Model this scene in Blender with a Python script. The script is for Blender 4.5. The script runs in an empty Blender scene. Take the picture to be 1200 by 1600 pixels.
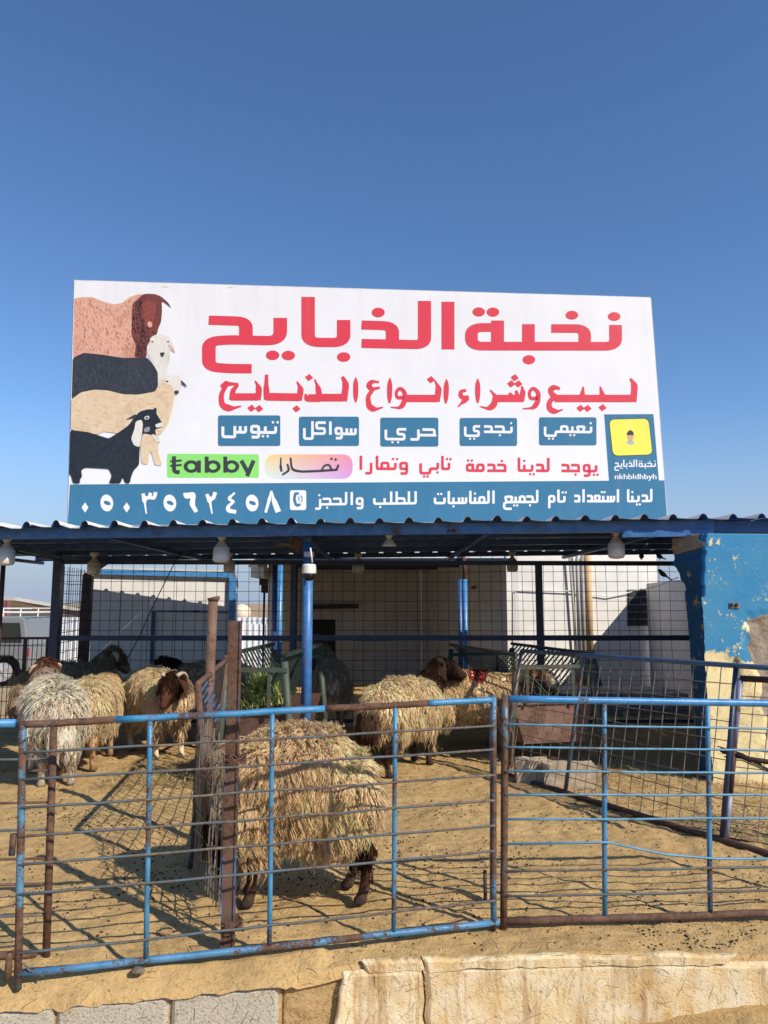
import bpy, bmesh, math, random
import numpy as np
from mathutils import Vector, Matrix
from mathutils.geometry import tessellate_polygon
R = math.radians
random.seed(7); rng = np.random.default_rng(7)
SC = bpy.context.scene
COL = SC.collection

# ------------------------------------------------------------ camera, sky, sun, exposure
EYE = 1.45; TILT = R(7.0); FPX = 1155.6
cam = bpy.data.cameras.new('camera'); cam.lens = 26; cam.sensor_width = 36; cam.clip_start = .05; cam.clip_end = 3000
camo = bpy.data.objects.new('camera', cam); COL.objects.link(camo)
camo.location = (0, 0, EYE); camo.rotation_euler = (R(90) + TILT, 0, 0)
SC.camera = camo
SUN_H = Vector((0.75, -0.66, 0)).normalized(); SUN_EL = R(38)
w = bpy.data.worlds.new('World'); SC.world = w; w.use_nodes = True
nt = w.node_tree; sky = nt.nodes.new('ShaderNodeTexSky'); sky.sky_type = 'NISHITA'; sky.sun_disc = False
sky.sun_elevation = SUN_EL; sky.sun_rotation = math.atan2(SUN_H.x, SUN_H.y); sky.air_density = 1.0; sky.dust_density = 0.0; sky.ozone_density = 6.0
hs_ = nt.nodes.new('ShaderNodeHueSaturation'); hs_.inputs['Saturation'].default_value = 1.06; tn_ = nt.nodes.new('ShaderNodeMix'); tn_.data_type = 'RGBA'; tn_.blend_type = 'MULTIPLY'; tn_.inputs[0].default_value = 1; tn_.inputs[7].default_value = (1.05, 1.015, 1.02, 1); nt.links.new(sky.outputs[0], tn_.inputs[6]); nt.links.new(tn_.outputs[2], hs_.inputs['Color'])
tc_ = nt.nodes.new('ShaderNodeTexCoord'); sx_ = nt.nodes.new('ShaderNodeSeparateXYZ'); nt.links.new(tc_.outputs['Generated'], sx_.inputs[0])
mr_ = nt.nodes.new('ShaderNodeMapRange'); mr_.interpolation_type = 'SMOOTHSTEP'; nt.links.new(sx_.outputs[2], mr_.inputs[0])
for i_, v_ in ((1, -.02), (2, .26), (3, 1.0), (4, .0)): mr_.inputs[i_].default_value = v_
mx_ = nt.nodes.new('ShaderNodeMix'); mx_.data_type = 'RGBA'; nt.links.new(mr_.outputs[0], mx_.inputs[0]); nt.links.new(hs_.outputs[0], mx_.inputs[6]); mx_.inputs[7].default_value = (.38 / .15, .47 / .15, .62 / .15, 1)   # dust haze low in the air, all round
nt.links.new(mx_.outputs[2], nt.nodes['Background'].inputs[0]); nt.nodes['Background'].inputs[1].default_value = 0.146
sl = bpy.data.lights.new('sun', 'SUN'); sl.energy = 5.0; sl.angle = R(0.5); sl.color = (1, .905, .77)
so = bpy.data.objects.new('sun', sl); COL.objects.link(so)
sd = SUN_H * math.cos(SUN_EL) + Vector((0, 0, math.sin(SUN_EL)))
so.rotation_euler = sd.to_track_quat('Z', 'Y').to_euler(); so.location = (6, -6, 8)
SC.view_settings.view_transform = 'Standard'; SC.view_settings.look = 'None'
SC.view_settings.gamma = 1; SC.view_settings.use_curve_mapping = False; SC.view_settings.exposure = 0.0

# ------------------------------------------------------------ measuring: picture point -> place
_c, _s = math.cos(TILT), math.sin(TILT)
def ray(px, py):
    a = (px - 600) / FPX; b = (800 - py) / FPX
    return Vector((a, _c - _s * b, _s + _c * b))
def at(px, py, Y):
    r = ray(px, py); return Vector((0, 0, EYE)) + r * (Y / r.y)
def gr(px, py, z=0.0):
    r = ray(px, py); return Vector((0, 0, EYE)) + r * ((z - EYE) / r.z)

# ------------------------------------------------------------ materials
MATS = {}
class NB:
    def __init__(s, name):
        s.m = bpy.data.materials.new(name); s.m.use_nodes = True; s.t = s.m.node_tree; s.n = s.t.nodes; s.l = s.t.links
        s.p = s.n['Principled BSDF']; s.tc = s.n.new('ShaderNodeTexCoord'); s.co = s.tc.outputs['Object']
    def link(s, a, b): s.l.new(a, b)
    def noise(s, scale, detail=4, rough=.55, co=None, dist=0):
        n = s.n.new('ShaderNodeTexNoise'); n.inputs['Scale'].default_value = scale; n.inputs['Detail'].default_value = detail
        n.inputs['Roughness'].default_value = rough; n.inputs['Distortion'].default_value = dist
        s.link(co or s.co, n.inputs['Vector']); return n.outputs[0]
    def stretch(s, x, y, z):
        n = s.n.new('ShaderNodeMapping'); n.inputs['Scale'].default_value = (x, y, z); s.link(s.co, n.inputs[0]); return n.outputs[0]
    def ramp(s, f, a, b):
        n = s.n.new('ShaderNodeMapRange'); n.inputs[1].default_value = a; n.inputs[2].default_value = b; s.link(f, n.inputs[0]); return n.outputs[0]
    def math(s, op, a, b=None):
        n = s.n.new('ShaderNodeMath'); n.operation = op
        for i, v in enumerate((a, b)):
            if v is None: continue
            if isinstance(v, (int, float)): n.inputs[i].default_value = v
            else: s.link(v, n.inputs[i])
        return n.outputs[0]
    def mix(s, f, a, b):
        n = s.n.new('ShaderNodeMix'); n.data_type = 'RGBA'
        for i, v in ((0, f), (6, a), (7, b)):
            if isinstance(v, (int, float)): n.inputs[i].default_value = v
            elif isinstance(v, tuple): n.inputs[i].default_value = (*v, 1) if len(v) == 3 else v
            else: s.link(v, n.inputs[i])
        return n.outputs[2]
    def xyz(s):
        n = s.n.new('ShaderNodeSeparateXYZ'); s.link(s.co, n.inputs[0]); return n.outputs
    def col(s, v):
        if isinstance(v, tuple): s.p.inputs['Base Color'].default_value = (*v, 1)
        else: s.link(v, s.p.inputs['Base Color'])
    def rough(s, v):
        if isinstance(v, (int, float)): s.p.inputs['Roughness'].default_value = v
        else: s.link(v, s.p.inputs['Roughness'])
    def bump(s, h, st=.4, d=.01):
        n = s.n.new('ShaderNodeBump'); n.inputs['Strength'].default_value = st; n.inputs['Distance'].default_value = d
        s.link(h, n.inputs['Height']); s.link(n.outputs[0], s.p.inputs['Normal'])
def plain(name, c, rough=.6, var=.12, scale=9, bump=0, metal=0, spec=None):
    if name in MATS: return MATS[name]
    b = NB(name); f = b.ramp(b.noise(scale, 5), .35, .65)
    d = tuple(v * (1 - var) for v in c); e = tuple(min(1, v * (1 + var)) for v in c)
    b.col(b.mix(f, d, e)); b.rough(rough); b.p.inputs['Metallic'].default_value = metal
    if spec is not None: b.p.inputs['Specular IOR Level'].default_value = spec
    if bump: b.bump(b.noise(scale * 8, 3), bump)
    MATS[name] = b.m; return b.m
def painted(name, c, rust=.35, rough=.38, rustc=(.090, .046, .028), scale=14):
    """old enamel over rusty steel; rust = share of bare metal"""
    if name in MATS: return MATS[name]
    b = NB(name); big = b.noise(scale * .30, 3); mid = b.noise(scale * 1.6, 5, .7); fine = b.noise(scale * 7, 5, .75)
    f = b.math('ADD', b.math('MULTIPLY', big, .42), b.math('ADD', b.math('MULTIPLY', mid, .30), b.math('MULTIPLY', fine, .28)))
    th = .605 - .22 * rust
    m = b.ramp(f, th, th + .03); prim = b.ramp(f, th - .035, th)
    fade = b.ramp(b.noise(scale * .8, 4, .65), .3, .72); gl_ = tuple(.8 * v + .2 * sum(c) / 3 for v in c)
    pc = b.mix(fade, tuple(v * .82 for v in c), tuple(min(1, v * 1.25 + .012) for v in gl_)); pc = b.mix(b.math('MULTIPLY', prim, .5), pc, tuple(v * .45 + r_ * .4 for v, r_ in zip(c, rustc)))
    rc = b.mix(b.ramp(b.noise(scale * 3, 6, .7), .32, .68), tuple(v * .45 for v in rustc), tuple(v * 1.9 for v in rustc))
    b.col(b.mix(m, pc, rc)); b.bump(b.math('SUBTRACT', b.math('MULTIPLY', fine, .8), b.math('MULTIPLY', m, .8)), .5, .004)
    n = b.n.new('ShaderNodeMapRange'); n.inputs[3].default_value = rough; n.inputs[4].default_value = .85; b.link(m, n.inputs[0]); b.rough(n.outputs[0])
    MATS[name] = b.m; return b.m

M_blue = painted('blue_paint', (.035, .20, .47), .30)
M_bluelight = painted('light_blue_paint', (.04, .25, .58), .02, .3)
M_bluerail = painted('bright_blue_paint', (.018, .22, .52), .12, .3)
M_bluerust = painted('rusty_blue_paint', (.05, .19, .36), .62)
M_rod = painted('rod_paint', (.075, .115, .14), .55, .6, (.12, .095, .075))
M_rodblue = painted('blue_rod_paint', (.07, .25, .40), .15, .45, (.13, .11, .09))
M_rust = painted('rust', (.145, .078, .050), .6, .8, (.105, .055, .034))
M_rustdark = painted('dark_rust', (.045, .016, .014), .3, .6, (.06, .025, .016))
M_darkblue = painted('dark_blue_paint', (.006, .028, .085), .05, .4)
M_midblue = painted('mid_blue_paint', (.008, .06, .22), .05, .4)
M_green = painted('green_paint', (.052, .078, .052), .3, .55, (.09, .055, .035))
M_darkgreen = painted('dark_green_paint', (.012, .028, .018), .12, .5)
M_wire = plain('galvanised_wire', (.055, .05, .05), .55, .3, metal=.3)
M_wirelight = plain('light_wire', (.22, .19, .16), .5, .3, metal=.4)
M_wiredark = plain('dark_wire', (.012, .013, .018), .6, .2)
M_black = plain('black', (.008, .008, .009), .6, .1)
M_white = plain('white_paint', (.80, .79, .76), .55, .04)
M_lampwhite = plain('lamp_plastic', (.62, .61, .6), .35, .05)
M_lampbase = plain('lamp_base', (.50, .48, .45), .5, .08)

# ------------------------------------------------------------ mesh builder
class MB:
    def __init__(s): s.v = []; s.f = []; s.m = []; s.mi = 0
    def add(s, vs, fs):
        o = len(s.v); s.v += [tuple(v) for v in vs]; s.f += [tuple(i + o for i in f) for f in fs]; s.m += [s.mi] * len(fs); return s
    def box(s, c, d, M=None):
        x, y, z = d[0] / 2, d[1] / 2, d[2] / 2
        vs = [Vector(p) for p in ((-x, -y, -z), (x, -y, -z), (x, y, -z), (-x, y, -z), (-x, -y, z), (x, -y, z), (x, y, z), (-x, y, z))]
        if M is not None: vs = [M @ v for v in vs]
        c = Vector(c)
        return s.add([v + c for v in vs], [(0, 3, 2, 1), (4, 5, 6, 7), (0, 1, 5, 4), (1, 2, 6, 5), (2, 3, 7, 6), (3, 0, 4, 7)])
    def frame(s, p0, p1, up=(0, 0, 1)):
        d = (Vector(p1) - Vector(p0)).normalized(); u = Vector(up)
        if abs(d.dot(u)) > .98: u = Vector((0, 1, 0))
        x = d.cross(u).normalized(); z = x.cross(d).normalized(); return d, x, z
    def beam(s, p0, p1, wd, h, up=(0, 0, 1)):
        p0 = Vector(p0); p1 = Vector(p1); d, x, z = s.frame(p0, p1, up); vs = []
        for p in (p0, p1):
            for a, b in ((-1, -1), (1, -1), (1, 1), (-1, 1)): vs.append(p + x * a * wd / 2 + z * b * h / 2)
        return s.add(vs, [(0, 1, 2, 3)[::-1], (4, 5, 6, 7), (0, 1, 5, 4), (1, 2, 6, 5), (2, 3, 7, 6), (3, 0, 4, 7)])
    def tube(s, pts, r, n=8, caps=True):
        pts = [Vector(p) for p in pts]; k = len(pts); rs = r if isinstance(r, (list, tuple)) else [r] * k
        o = len(s.v); prev = None; rings = []
        for i, p in enumerate(pts):
            d = (pts[min(i + 1, k - 1)] - pts[max(i - 1, 0)]).normalized()
            if prev is None:
                u = Vector((0, 0, 1)) if abs(d.z) < .95 else Vector((1, 0, 0)); x = d.cross(u).normalized()
            else: x = (prev - d * prev.dot(d)).normalized()
            prev = x; y = d.cross(x)
            rings.append([p + (x * math.cos(2 * math.pi * j / n) + y * math.sin(2 * math.pi * j / n)) * rs[i] for j in range(n)])
        vs = [v for r_ in rings for v in r_]; fs = []
        for i in range(k - 1):
            for j in range(n):
                a = i * n + j; b = i * n + (j + 1) % n; fs.append((a, b, b + n, a + n))
        if caps: fs.append(tuple(range(n))[::-1]); fs.append(tuple((k - 1) * n + j for j in range(n)))
        return s.add(vs, fs)
    def lathe(s, c, prof, n=16, axis='z'):
        c = Vector(c); vs = []; fs = []
        for (r, h) in prof:
            for j in range(n):
                a = 2 * math.pi * j / n; p = (r * math.cos(a), r * math.sin(a), h)
                if axis == 'x': p = (p[2], p[0], p[1])
                if axis == 'y': p = (p[0], -p[2], p[1])
                vs.append(c + Vector(p))
        k = len(prof)
        for i in range(k - 1):
            for j in range(n):
                a = i * n + j; b = i * n + (j + 1) % n; fs.append((a, b, b + n, a + n))
        fs.append(tuple(range(n))[::-1]); fs.append(tuple((k - 1) * n + j for j in range(n)))
        return s.add(vs, fs)
    def prism(s, poly, off):
        """flat polygon of 3-D points pushed along off"""
        n = len(poly); off = Vector(off); a = [Vector(p) for p in poly]
        return s.add(a + [p + off for p in a], [tuple(range(n))[::-1], tuple(range(n, 2 * n))] + [(i, (i + 1) % n, n + (i + 1) % n, n + i) for i in range(n)])
    def build(s, name, mat, parent=None, smooth=False, kind=None, bevel=0, recalc=True):
        me = bpy.data.meshes.new(name); off = Vector((0, 0, 0))
        if parent is not None: off = WORLD[parent.name]
        me.from_pydata([Vector(v) - off for v in s.v], [], s.f)
        for m in (mat if isinstance(mat, (list, tuple)) else [mat]): me.materials.append(m)
        me.polygons.foreach_set('material_index', s.m)
        if recalc or bevel:
            bm = bmesh.new(); bm.from_mesh(me)
            if recalc: bmesh.ops.recalc_face_normals(bm, faces=bm.faces)
            if bevel: bmesh.ops.bevel(bm, geom=bm.edges, offset=bevel, segments=1, affect='EDGES', clamp_overlap=True)
            bm.to_mesh(me); bm.free()
        if smooth: me.shade_smooth()
        return link(name, me, parent, kind)
WORLD = {}
def link(name, me, parent=None, kind=None, loc=None):
    o = bpy.data.objects.new(name, me); COL.objects.link(o)
    if parent is not None: o.parent = parent; WORLD[o.name] = WORLD[parent.name] if loc is None else WORLD[parent.name] + Vector(loc)
    else: WORLD[o.name] = Vector((0, 0, 0)) if loc is None else Vector(loc)
    if loc is not None: o.location = loc
    if kind: o['kind'] = kind
    return o
def tag(o, label, cat, group=None, kind=None):
    o['label'] = label; o['category'] = cat
    if group: o['group'] = group
    if kind: o['kind'] = kind
    return o
def thing(name, loc, label, cat, group=None):
    o = bpy.data.objects.new(name, None); COL.objects.link(o); o.location = loc; o.empty_display_size = .1
    WORLD[o.name] = Vector(loc); tag(o, label, cat, group); return o
def struct(o): o['kind'] = 'structure'; return o
def centre(o):
    """put a single-mesh thing's origin at the middle of its foot"""
    me = o.data; n = len(me.vertices); a = np.empty(n * 3); me.vertices.foreach_get('co', a); a = a.reshape(-1, 3)
    c = np.array([(a[:, 0].min() + a[:, 0].max()) / 2, (a[:, 1].min() + a[:, 1].max()) / 2, a[:, 2].min()])
    me.vertices.foreach_set('co', (a - c).ravel()); o.location = c; WORLD[o.name] = Vector(c); me.update(); return o

# value noise for modelled relief
_T = np.random.default_rng(3).random((64, 64))
def vnoise(x, y):
    xi = np.floor(x).astype(int); yi = np.floor(y).astype(int); fx = x - xi; fy = y - yi
    fx = fx * fx * (3 - 2 * fx); fy = fy * fy * (3 - 2 * fy)
    g = lambda i, j: _T[i % 64, j % 64]
    return (g(xi, yi) * (1 - fx) + g(xi + 1, yi) * fx) * (1 - fy) + (g(xi, yi + 1) * (1 - fx) + g(xi + 1, yi + 1) * fx) * fy
def fbm(x, y, o=4):
    s = 0; a = .5
    for i in range(o): s = s + a * (vnoise(x * 2 ** i + 11 * i, y * 2 ** i + 7 * i) - .5); a *= .5
    return s
def npmesh(name, V, F, mats, parent=None, kind=None, smooth=False, colors=None):
    """big meshes straight from arrays; F is (n,3) or (n,4)"""
    me = bpy.data.meshes.new(name); V = np.asarray(V, dtype=np.float32); F = np.asarray(F, dtype=np.int32)
    k = F.shape[1]; me.vertices.add(len(V)); me.vertices.foreach_set('co', V.ravel())
    me.loops.add(F.size); me.loops.foreach_set('vertex_index', F.ravel()); me.polygons.add(len(F))
    me.polygons.foreach_set('loop_start', np.arange(0, F.size, k, dtype=np.int32))
    me.update(calc_edges=True)
    for m in (mats if isinstance(mats, (list, tuple)) else [mats]): me.materials.append(m)
    if colors is not None:
        at_ = me.color_attributes.new('tint', 'FLOAT_COLOR', 'POINT')
        at_.data.foreach_set('color', np.concatenate([colors, np.ones((len(V), 1))], 1).astype(np.float32).ravel())
    me.polygons.foreach_set('use_smooth', np.full(len(F), smooth, dtype=bool)); me.validate()
    return link(name, me, parent, kind)
def tint_mat(name, rough=.8, var=.15, scale=30, sheen=0):
    if name in MATS: return MATS[name]
    b = NB(name); a = b.n.new('ShaderNodeAttribute'); a.attribute_name = 'tint'
    f = b.ramp(b.noise(scale, 4), .3, .7); hsv = b.n.new('ShaderNodeHueSaturation')
    n = b.n.new('ShaderNodeMapRange'); n.inputs[3].default_value = 1 - var; n.inputs[4].default_value = 1 + var; b.link(f, n.inputs[0])
    b.link(n.outputs[0], hsv.inputs['Value']); b.link(a.outputs[0], hsv.inputs['Color']); b.col(hsv.outputs[0]); b.rough(rough)
    b.p.inputs['Specular IOR Level'].default_value = .2
    if sheen: b.p.inputs['Sheen Weight'].default_value = sheen
    MATS[name] = b.m; return b.m

# ------------------------------------------------------------ ground
def dirt_mat(name, c1, c2, c3, dry=.5):
    b = NB(name); big = b.ramp(b.noise(1.1, 4), .35, .65); mid = b.ramp(b.noise(7, 5, .65), .3, .7); fine = b.noise(60, 4, .7); grit = b.noise(210, 2)
    c = b.mix(big, c1, c2); c = b.mix(b.math('MULTIPLY', mid, .55), c, c3); dk = b.math('MULTIPLY', b.ramp(b.noise(2.6, 6, .7), .48, .62), b.ramp(b.noise(14, 5, .7), .38, .62)); c = b.mix(b.math('MULTIPLY', dk, .62), c, tuple(v * .5 + .02 for v in c1)); sp = b.ramp(fine, .55, .66); c = b.mix(b.math('MULTIPLY', sp, .62), c, tuple(v * .42 for v in c1)); pt = b.ramp(b.noise(24, 6, .75, None, .6), .54, .64); c = b.mix(b.math('MULTIPLY', pt, .5), c, tuple(v * .6 for v in c1))
    lt = b.ramp(grit, .64, .72); c = b.mix(b.math('MULTIPLY', lt, .35), c, (.5, .36, .2))
    b.col(c); b.rough(.95); b.p.inputs['Specular IOR Level'].default_value = .1
    h = b.math('ADD', b.math('MULTIPLY', fine, .5), b.math('ADD', b.math('MULTIPLY', mid, .5), b.math('MULTIPLY', grit, .2))); b.bump(h, .8, .02)
    return b.m
M_dirt = dirt_mat('pen_dirt', (.54, .36, .155), (.62, .43, .195), (.42, .27, .115))
M_fardirt = dirt_mat('far_dirt', (.46, .33, .19), (.50, .37, .22), (.42, .30, .17))
WALL_PTS = [gr(-260, 1600, -.06), gr(0, 1576, -.06), gr(440, 1536, -.06), gr(505, 1522, -.05), gr(560, 1506, -.03), gr(900, 1493, -.02), gr(1200, 1494, -.02), gr(1500, 1488, -.02)]
WX = np.array([p.x for p in WALL_PTS]); WY = np.array([p.y for p in WALL_PTS]); WZ = np.array([p.z for p in WALL_PTS])
def wall_y(x): return np.interp(x, WX, WY)
def wall_z(x): return np.interp(x, WX, WZ)
def pen_height(x, y):
    z = .05 * fbm(x * 1.3, y * 1.3, 3) + .034 * fbm(x * 5 + 3, y * 5, 4) + .026 * fbm(x * 17, y * 17, 4)
    d = y - wall_y(x); k = np.clip(1 - d / .35, 0, 1)
    lip = np.where(x < -.25, .03, 0.0) * np.clip(1 - np.abs(d - .1) / .12, 0, 1)
    return z * (1 - .5 * k) + k * k * wall_z(x) * 1.0 + lip + .02 * k * fbm(x * 9, y * 9, 3)
def pen_floor():
    xs = np.linspace(-6.6, 5.2, 520); u = np.linspace(0, 1, 360) ** 1.5
    X, U = np.meshgrid(xs, u); Y0 = wall_y(X) + .012; Y = Y0 + U * (13.4 - Y0); Z = pen_height(X, Y)
    Y[0] = wall_y(xs) - np.where(xs < -.35, .010 + .03 * fbm(xs * 15, xs * 0, 4), -.005); Z[0] = wall_z(xs) - np.where(xs < -.35, .006 + .07 * np.abs(fbm(xs * 9, xs * 0 + 3, 4)), .04); Y[1] = Y[0] + .006; Z[1] = Z[0] * .45 + Z[2] * .55
    Z = np.where((X < -4.6) & (Y > 9.6), Z - np.clip((-4.6 - X) / 1.0, 0, 1) * .66, Z)
    V = np.stack([X, Y, Z], -1).reshape(-1, 3); n, m = X.shape; i = np.arange(n * m).reshape(n, m)
    F = np.stack([i[:-1, :-1], i[:-1, 1:], i[1:, 1:], i[1:, :-1]], -1).reshape(-1, 4)
    return struct(npmesh('pen_floor', V, F, M_dirt, smooth=True))
pen_floor()
g = MB(); g.add([(-900, 9, -.66), (900, 9, -.66), (900, 1500, -.66), (-900, 1500, -.66)], [(0, 1, 2, 3)])
g.add([(-900, -300, -.66), (900, -300, -.66), (900, 9, -.66), (-900, 9, -.66)], [(0, 1, 2, 3)])
struct(g.build('ground', M_fardirt))
def front_ground():
    xs = np.linspace(-5, 6, 260); ys = np.linspace(-2.5, 3.33, 150); X, Y = np.meshgrid(xs, ys)
    rise = np.interp(X, [-2, .45, .83, 1.04, 1.3, 1.56, 2.2], [-.46, -.41, -.30, -.275, -.245, -.21, -.16])
    k = np.clip((Y - 2.2) / 1.0, 0, 1); Z = -.48 * (1 - k) + rise * k + .05 * fbm(X * 3, Y * 3, 4) + .02 * fbm(X * 14, Y * 14, 3)
    Z = np.where(Y > wall_y(X) + .1, -.62, Z)
    V = np.stack([X, Y, Z], -1).reshape(-1, 3); n, m = X.shape; i = np.arange(n * m).reshape(n, m)
    F = np.stack([i[:-1, :-1], i[:-1, 1:], i[1:, 1:], i[1:, :-1]], -1).reshape(-1, 4)
    return struct(npmesh('front_ground', V, F, M_dirt, smooth=True))
front_ground()

# ------------------------------------------------------------ low front wall: bare blocks, mud joint, cracked plaster
def plaster_mat():
    b = NB('old_plaster'); st = b.stretch(2.2, 2.2, .55); a = b.ramp(b.noise(3.2, 6, .65, st), .34, .66); f2 = b.ramp(b.noise(7, 5, .7), .42, .62)
    c = b.mix(a, (.76, .62, .37), (.62, .42, .18)); c = b.mix(b.math('MULTIPLY', f2, .6), c, (.82, .75, .58)); sk = b.ramp(b.noise(7, 5, .7, b.stretch(1.6, 1.6, .16)), .52, .66); c = b.mix(b.math('MULTIPLY', sk, .8), c, (.40, .235, .10)); gy = b.math('MULTIPLY', b.ramp(b.noise(2.4, 4), .55, .68), b.ramp(b.noise(30, 4, .8), .45, .6)); c = b.mix(b.math('MULTIPLY', gy, .8), c, (.30, .26, .20))
    z = b.xyz()[2]; low = b.math('MULTIPLY', b.ramp(b.math('ADD', z, b.math('MULTIPLY', b.noise(2.5, 4), .35)), .0, -.28), b.ramp(b.noise(9, 5), .45, .6))
    c = b.mix(b.math('MULTIPLY', low, .75), c, (.30, .27, .23)); sp = b.ramp(b.noise(38, 4, .8, b.stretch(1.6, 1.6, .6)), .575, .64); c = b.mix(b.math('MULTIPLY', sp, .5), c, (.24, .16, .09))
    vo = b.n.new('ShaderNodeTexVoronoi'); vo.feature = 'DISTANCE_TO_EDGE'; vo.inputs['Scale'].default_value = 3.3
    wv = b.n.new('ShaderNodeVectorMath'); wv.operation = 'ADD'; nz = b.n.new('ShaderNodeTexNoise'); nz.inputs['Scale'].default_value = 9; nz.inputs['Detail'].default_value = 5; b.link(b.co, nz.inputs[0])
    b.link(b.stretch(1, 1, .7), wv.inputs[0]); ms = b.n.new('ShaderNodeVectorMath'); ms.operation = 'SCALE'; ms.inputs['Scale'].default_value = .10; b.link(nz.outputs[1], ms.inputs[0]); b.link(ms.outputs[0], wv.inputs[1]); b.link(wv.outputs[0], vo.inputs['Vector'])
    cr = b.ramp(vo.outputs['Distance'], .010, .002); cr = b.math('MULTIPLY', cr, b.ramp(b.noise(2.3, 3), .50, .6)); c = b.mix(b.math('MULTIPLY', cr, .3), c, (.12, .07, .04))
    b.col(c); b.rough(.9); b.p.inputs['Specular IOR Level'].default_value = .15
    h = b.math('SUBTRACT', b.math('ADD', b.math('MULTIPLY', f2, .25), b.math('ADD', b.math('MULTIPLY', b.noise(170, 3, .7), .7), b.math('MULTIPLY', b.ramp(b.noise(55, 3), .36, .46), .7))), b.math('MULTIPLY', cr, .35)); b.bump(h, .42, .009); return b.m
M_plaster = plaster_mat()
def block_mat():
    b = NB('concrete_block'); a = b.ramp(b.noise(4, 4), .3, .7); f = b.noise(90, 4, .7); pit = b.ramp(b.noise(120, 2), .34, .40)
    c = b.mix(a, (.47, .43, .35), (.54, .49, .39)); c = b.mix(b.math('MULTIPLY', b.ramp(b.noise(6, 4), .55, .7), .5), c, (.50, .38, .23)); c = b.mix(b.math('MULTIPLY', b.math('SUBTRACT', 1, pit), .55), c, (.18, .16, .13))
    b.col(c); b.rough(.95); b.bump(b.math('ADD', f, b.math('MULTIPLY', pit, .6)), .7, .012); return b.m
M_block = block_mat()
M_mud = dirt_mat('mud', (.46, .31, .15), (.52, .37, .19), (.40, .26, .12))
def rough_slab(x0, x1, ztop, zbot, front, depth, amp, nx=30, nz=14, name='slab', mat=None, parent=None, left=None, right=None, seed=0, topj=.0):
    """upright slab standing on the wall line; its face and edges are uneven"""
    us = np.linspace(0, 1, nx); vs = np.linspace(0, 1, nz); U, Vv = np.meshgrid(us, vs)
    zt = np.interp(us, [0, 1], ztop) + topj * fbm(us * 9 + seed, us * 0 + seed, 4)
    zb = np.interp(us, [0, 1], zbot) + (topj * .8 * fbm(us * 13 + seed + 5, us * 0 + seed, 4) if topj else 0)
    Z = zb[None, :] * (1 - Vv) + zt[None, :] * Vv
    L = x0 + (left(Vv) if left else 0); Rr = x1 + (right(Vv) if right else 0); X = L * (1 - U) + Rr * U
    Y = wall_y(X) + front + amp * fbm(X * 6 + seed, Z * 6, 4) * 2; 
    e = np.minimum(np.minimum(U, 1 - U) * (x1 - x0), (1 - Vv) * .4); Y = Y + .012 * np.clip(1 - e / .012, 0, 1)
    P = np.stack([X, Y, Z], -1).reshape(-1, 3); B = P.copy(); B[:, 1] = wall_y(B[:, 0]) + front + depth
    n, m = X.shape; i = np.arange(n * m).reshape(n, m); k = n * m
    F = [np.stack([i[:-1, :-1], i[:-1, 1:], i[1:, 1:], i[1:, :-1]], -1).reshape(-1, 4)]
    def rim(a): return np.stack([a[:-1], a[:-1] + k, a[1:] + k, a[1:]], -1)
    F += [rim(i[-1, :]), rim(i[:, 0])[:, ::-1] if False else rim(i[::-1, 0]), rim(i[:, -1])]
    o = npmesh(name, np.concatenate([P, B]) - np.array(WORLD[parent.name]), np.concatenate(F), mat, parent, smooth=False); o.data.shade_smooth() if False else None
    return o
fw = thing('block_wall', (-.6, 3.0, -.6), 'low retaining wall of bare grey concrete blocks at the bottom left', 'wall')
bx = [gr(-190, 1594, -.08).x, gr(90, 1572, -.08).x, gr(267, 1557, -.08).x, gr(439, 1537, -.08).x]
for k in range(3):
    rough_slab(bx[k] + .006, bx[k + 1] - .006, (wall_z(bx[k]) - .012 + .004 * k, wall_z(bx[k + 1]) - .012), (-.30, -.30), .0, .16, .004, 30, 14, 'concrete_block', M_block, fw, seed=k * 5)
    rough_slab(bx[k] - .01 * (k % 2), bx[k + 1] - .014, (-.315, -.315), (-.66, -.66), .0, .16, .004, 20, 8, 'concrete_block', M_block, fw, seed=k * 5 + 3)
rough_slab(bx[0], bx[3] + .004, (-.065, -.06), (-.64, -.64), .018, .13, .01, 60, 12, 'mortar', M_mud, fw, seed=9)
mw = rough_slab(bx[3] + .004, gr(560, 1515, -.05).x + .06, (-.05, -.035), (-.66, -.66), .035, .2, .035, 40, 30, 'mud_fill', M_mud, fw, seed=2, topj=.02)
pw = thing('plaster_wall', (.8, 3.25, -.6), 'low cream plastered wall with brown stains and cracks along the front right', 'wall')
jag = lambda amp, f, s: (lambda v: amp * fbm(v * f + s, v * 0 + s, 4))
xA = gr(505, 1560, -.2).x; xC = gr(668, 1540, -.12).x; lean = .05
crk = lambda v: .03 * fbm(v * 5 + 4, v * 0 + 2, 4) * 2 - .012 * v
rough_slab(xA, xC, (-.055, -.05), (-.66, -.66), -.012, .2, .007, 50, 30, 'plaster_face', M_plaster, pw, left=lambda v: .09 * v + .05 * fbm(v * 4, v * 0 + 5, 4), right=lambda v: crk(v) - .004, seed=4)
rough_slab(xC, 3.4, (-.05, -.035), (-.66, -.66), -.012, .2, .008, 140, 30, 'plaster_face', M_plaster, pw, left=lambda v: crk(v) + .004, seed=6)
x1 = gr(565, 1508, -.02).x; xE = gr(1150, 1490, -.02).x
rough_slab(x1, xC, (-.022, -.018), (-.062, -.056), -.0128, .03, .006, 60, 5, 'plaster_cap', M_plaster, pw, left=lambda v: .02 * (1 - v), right=lambda v: crk(v * .2 + .8) - .003, seed=14, topj=.02)
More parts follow.
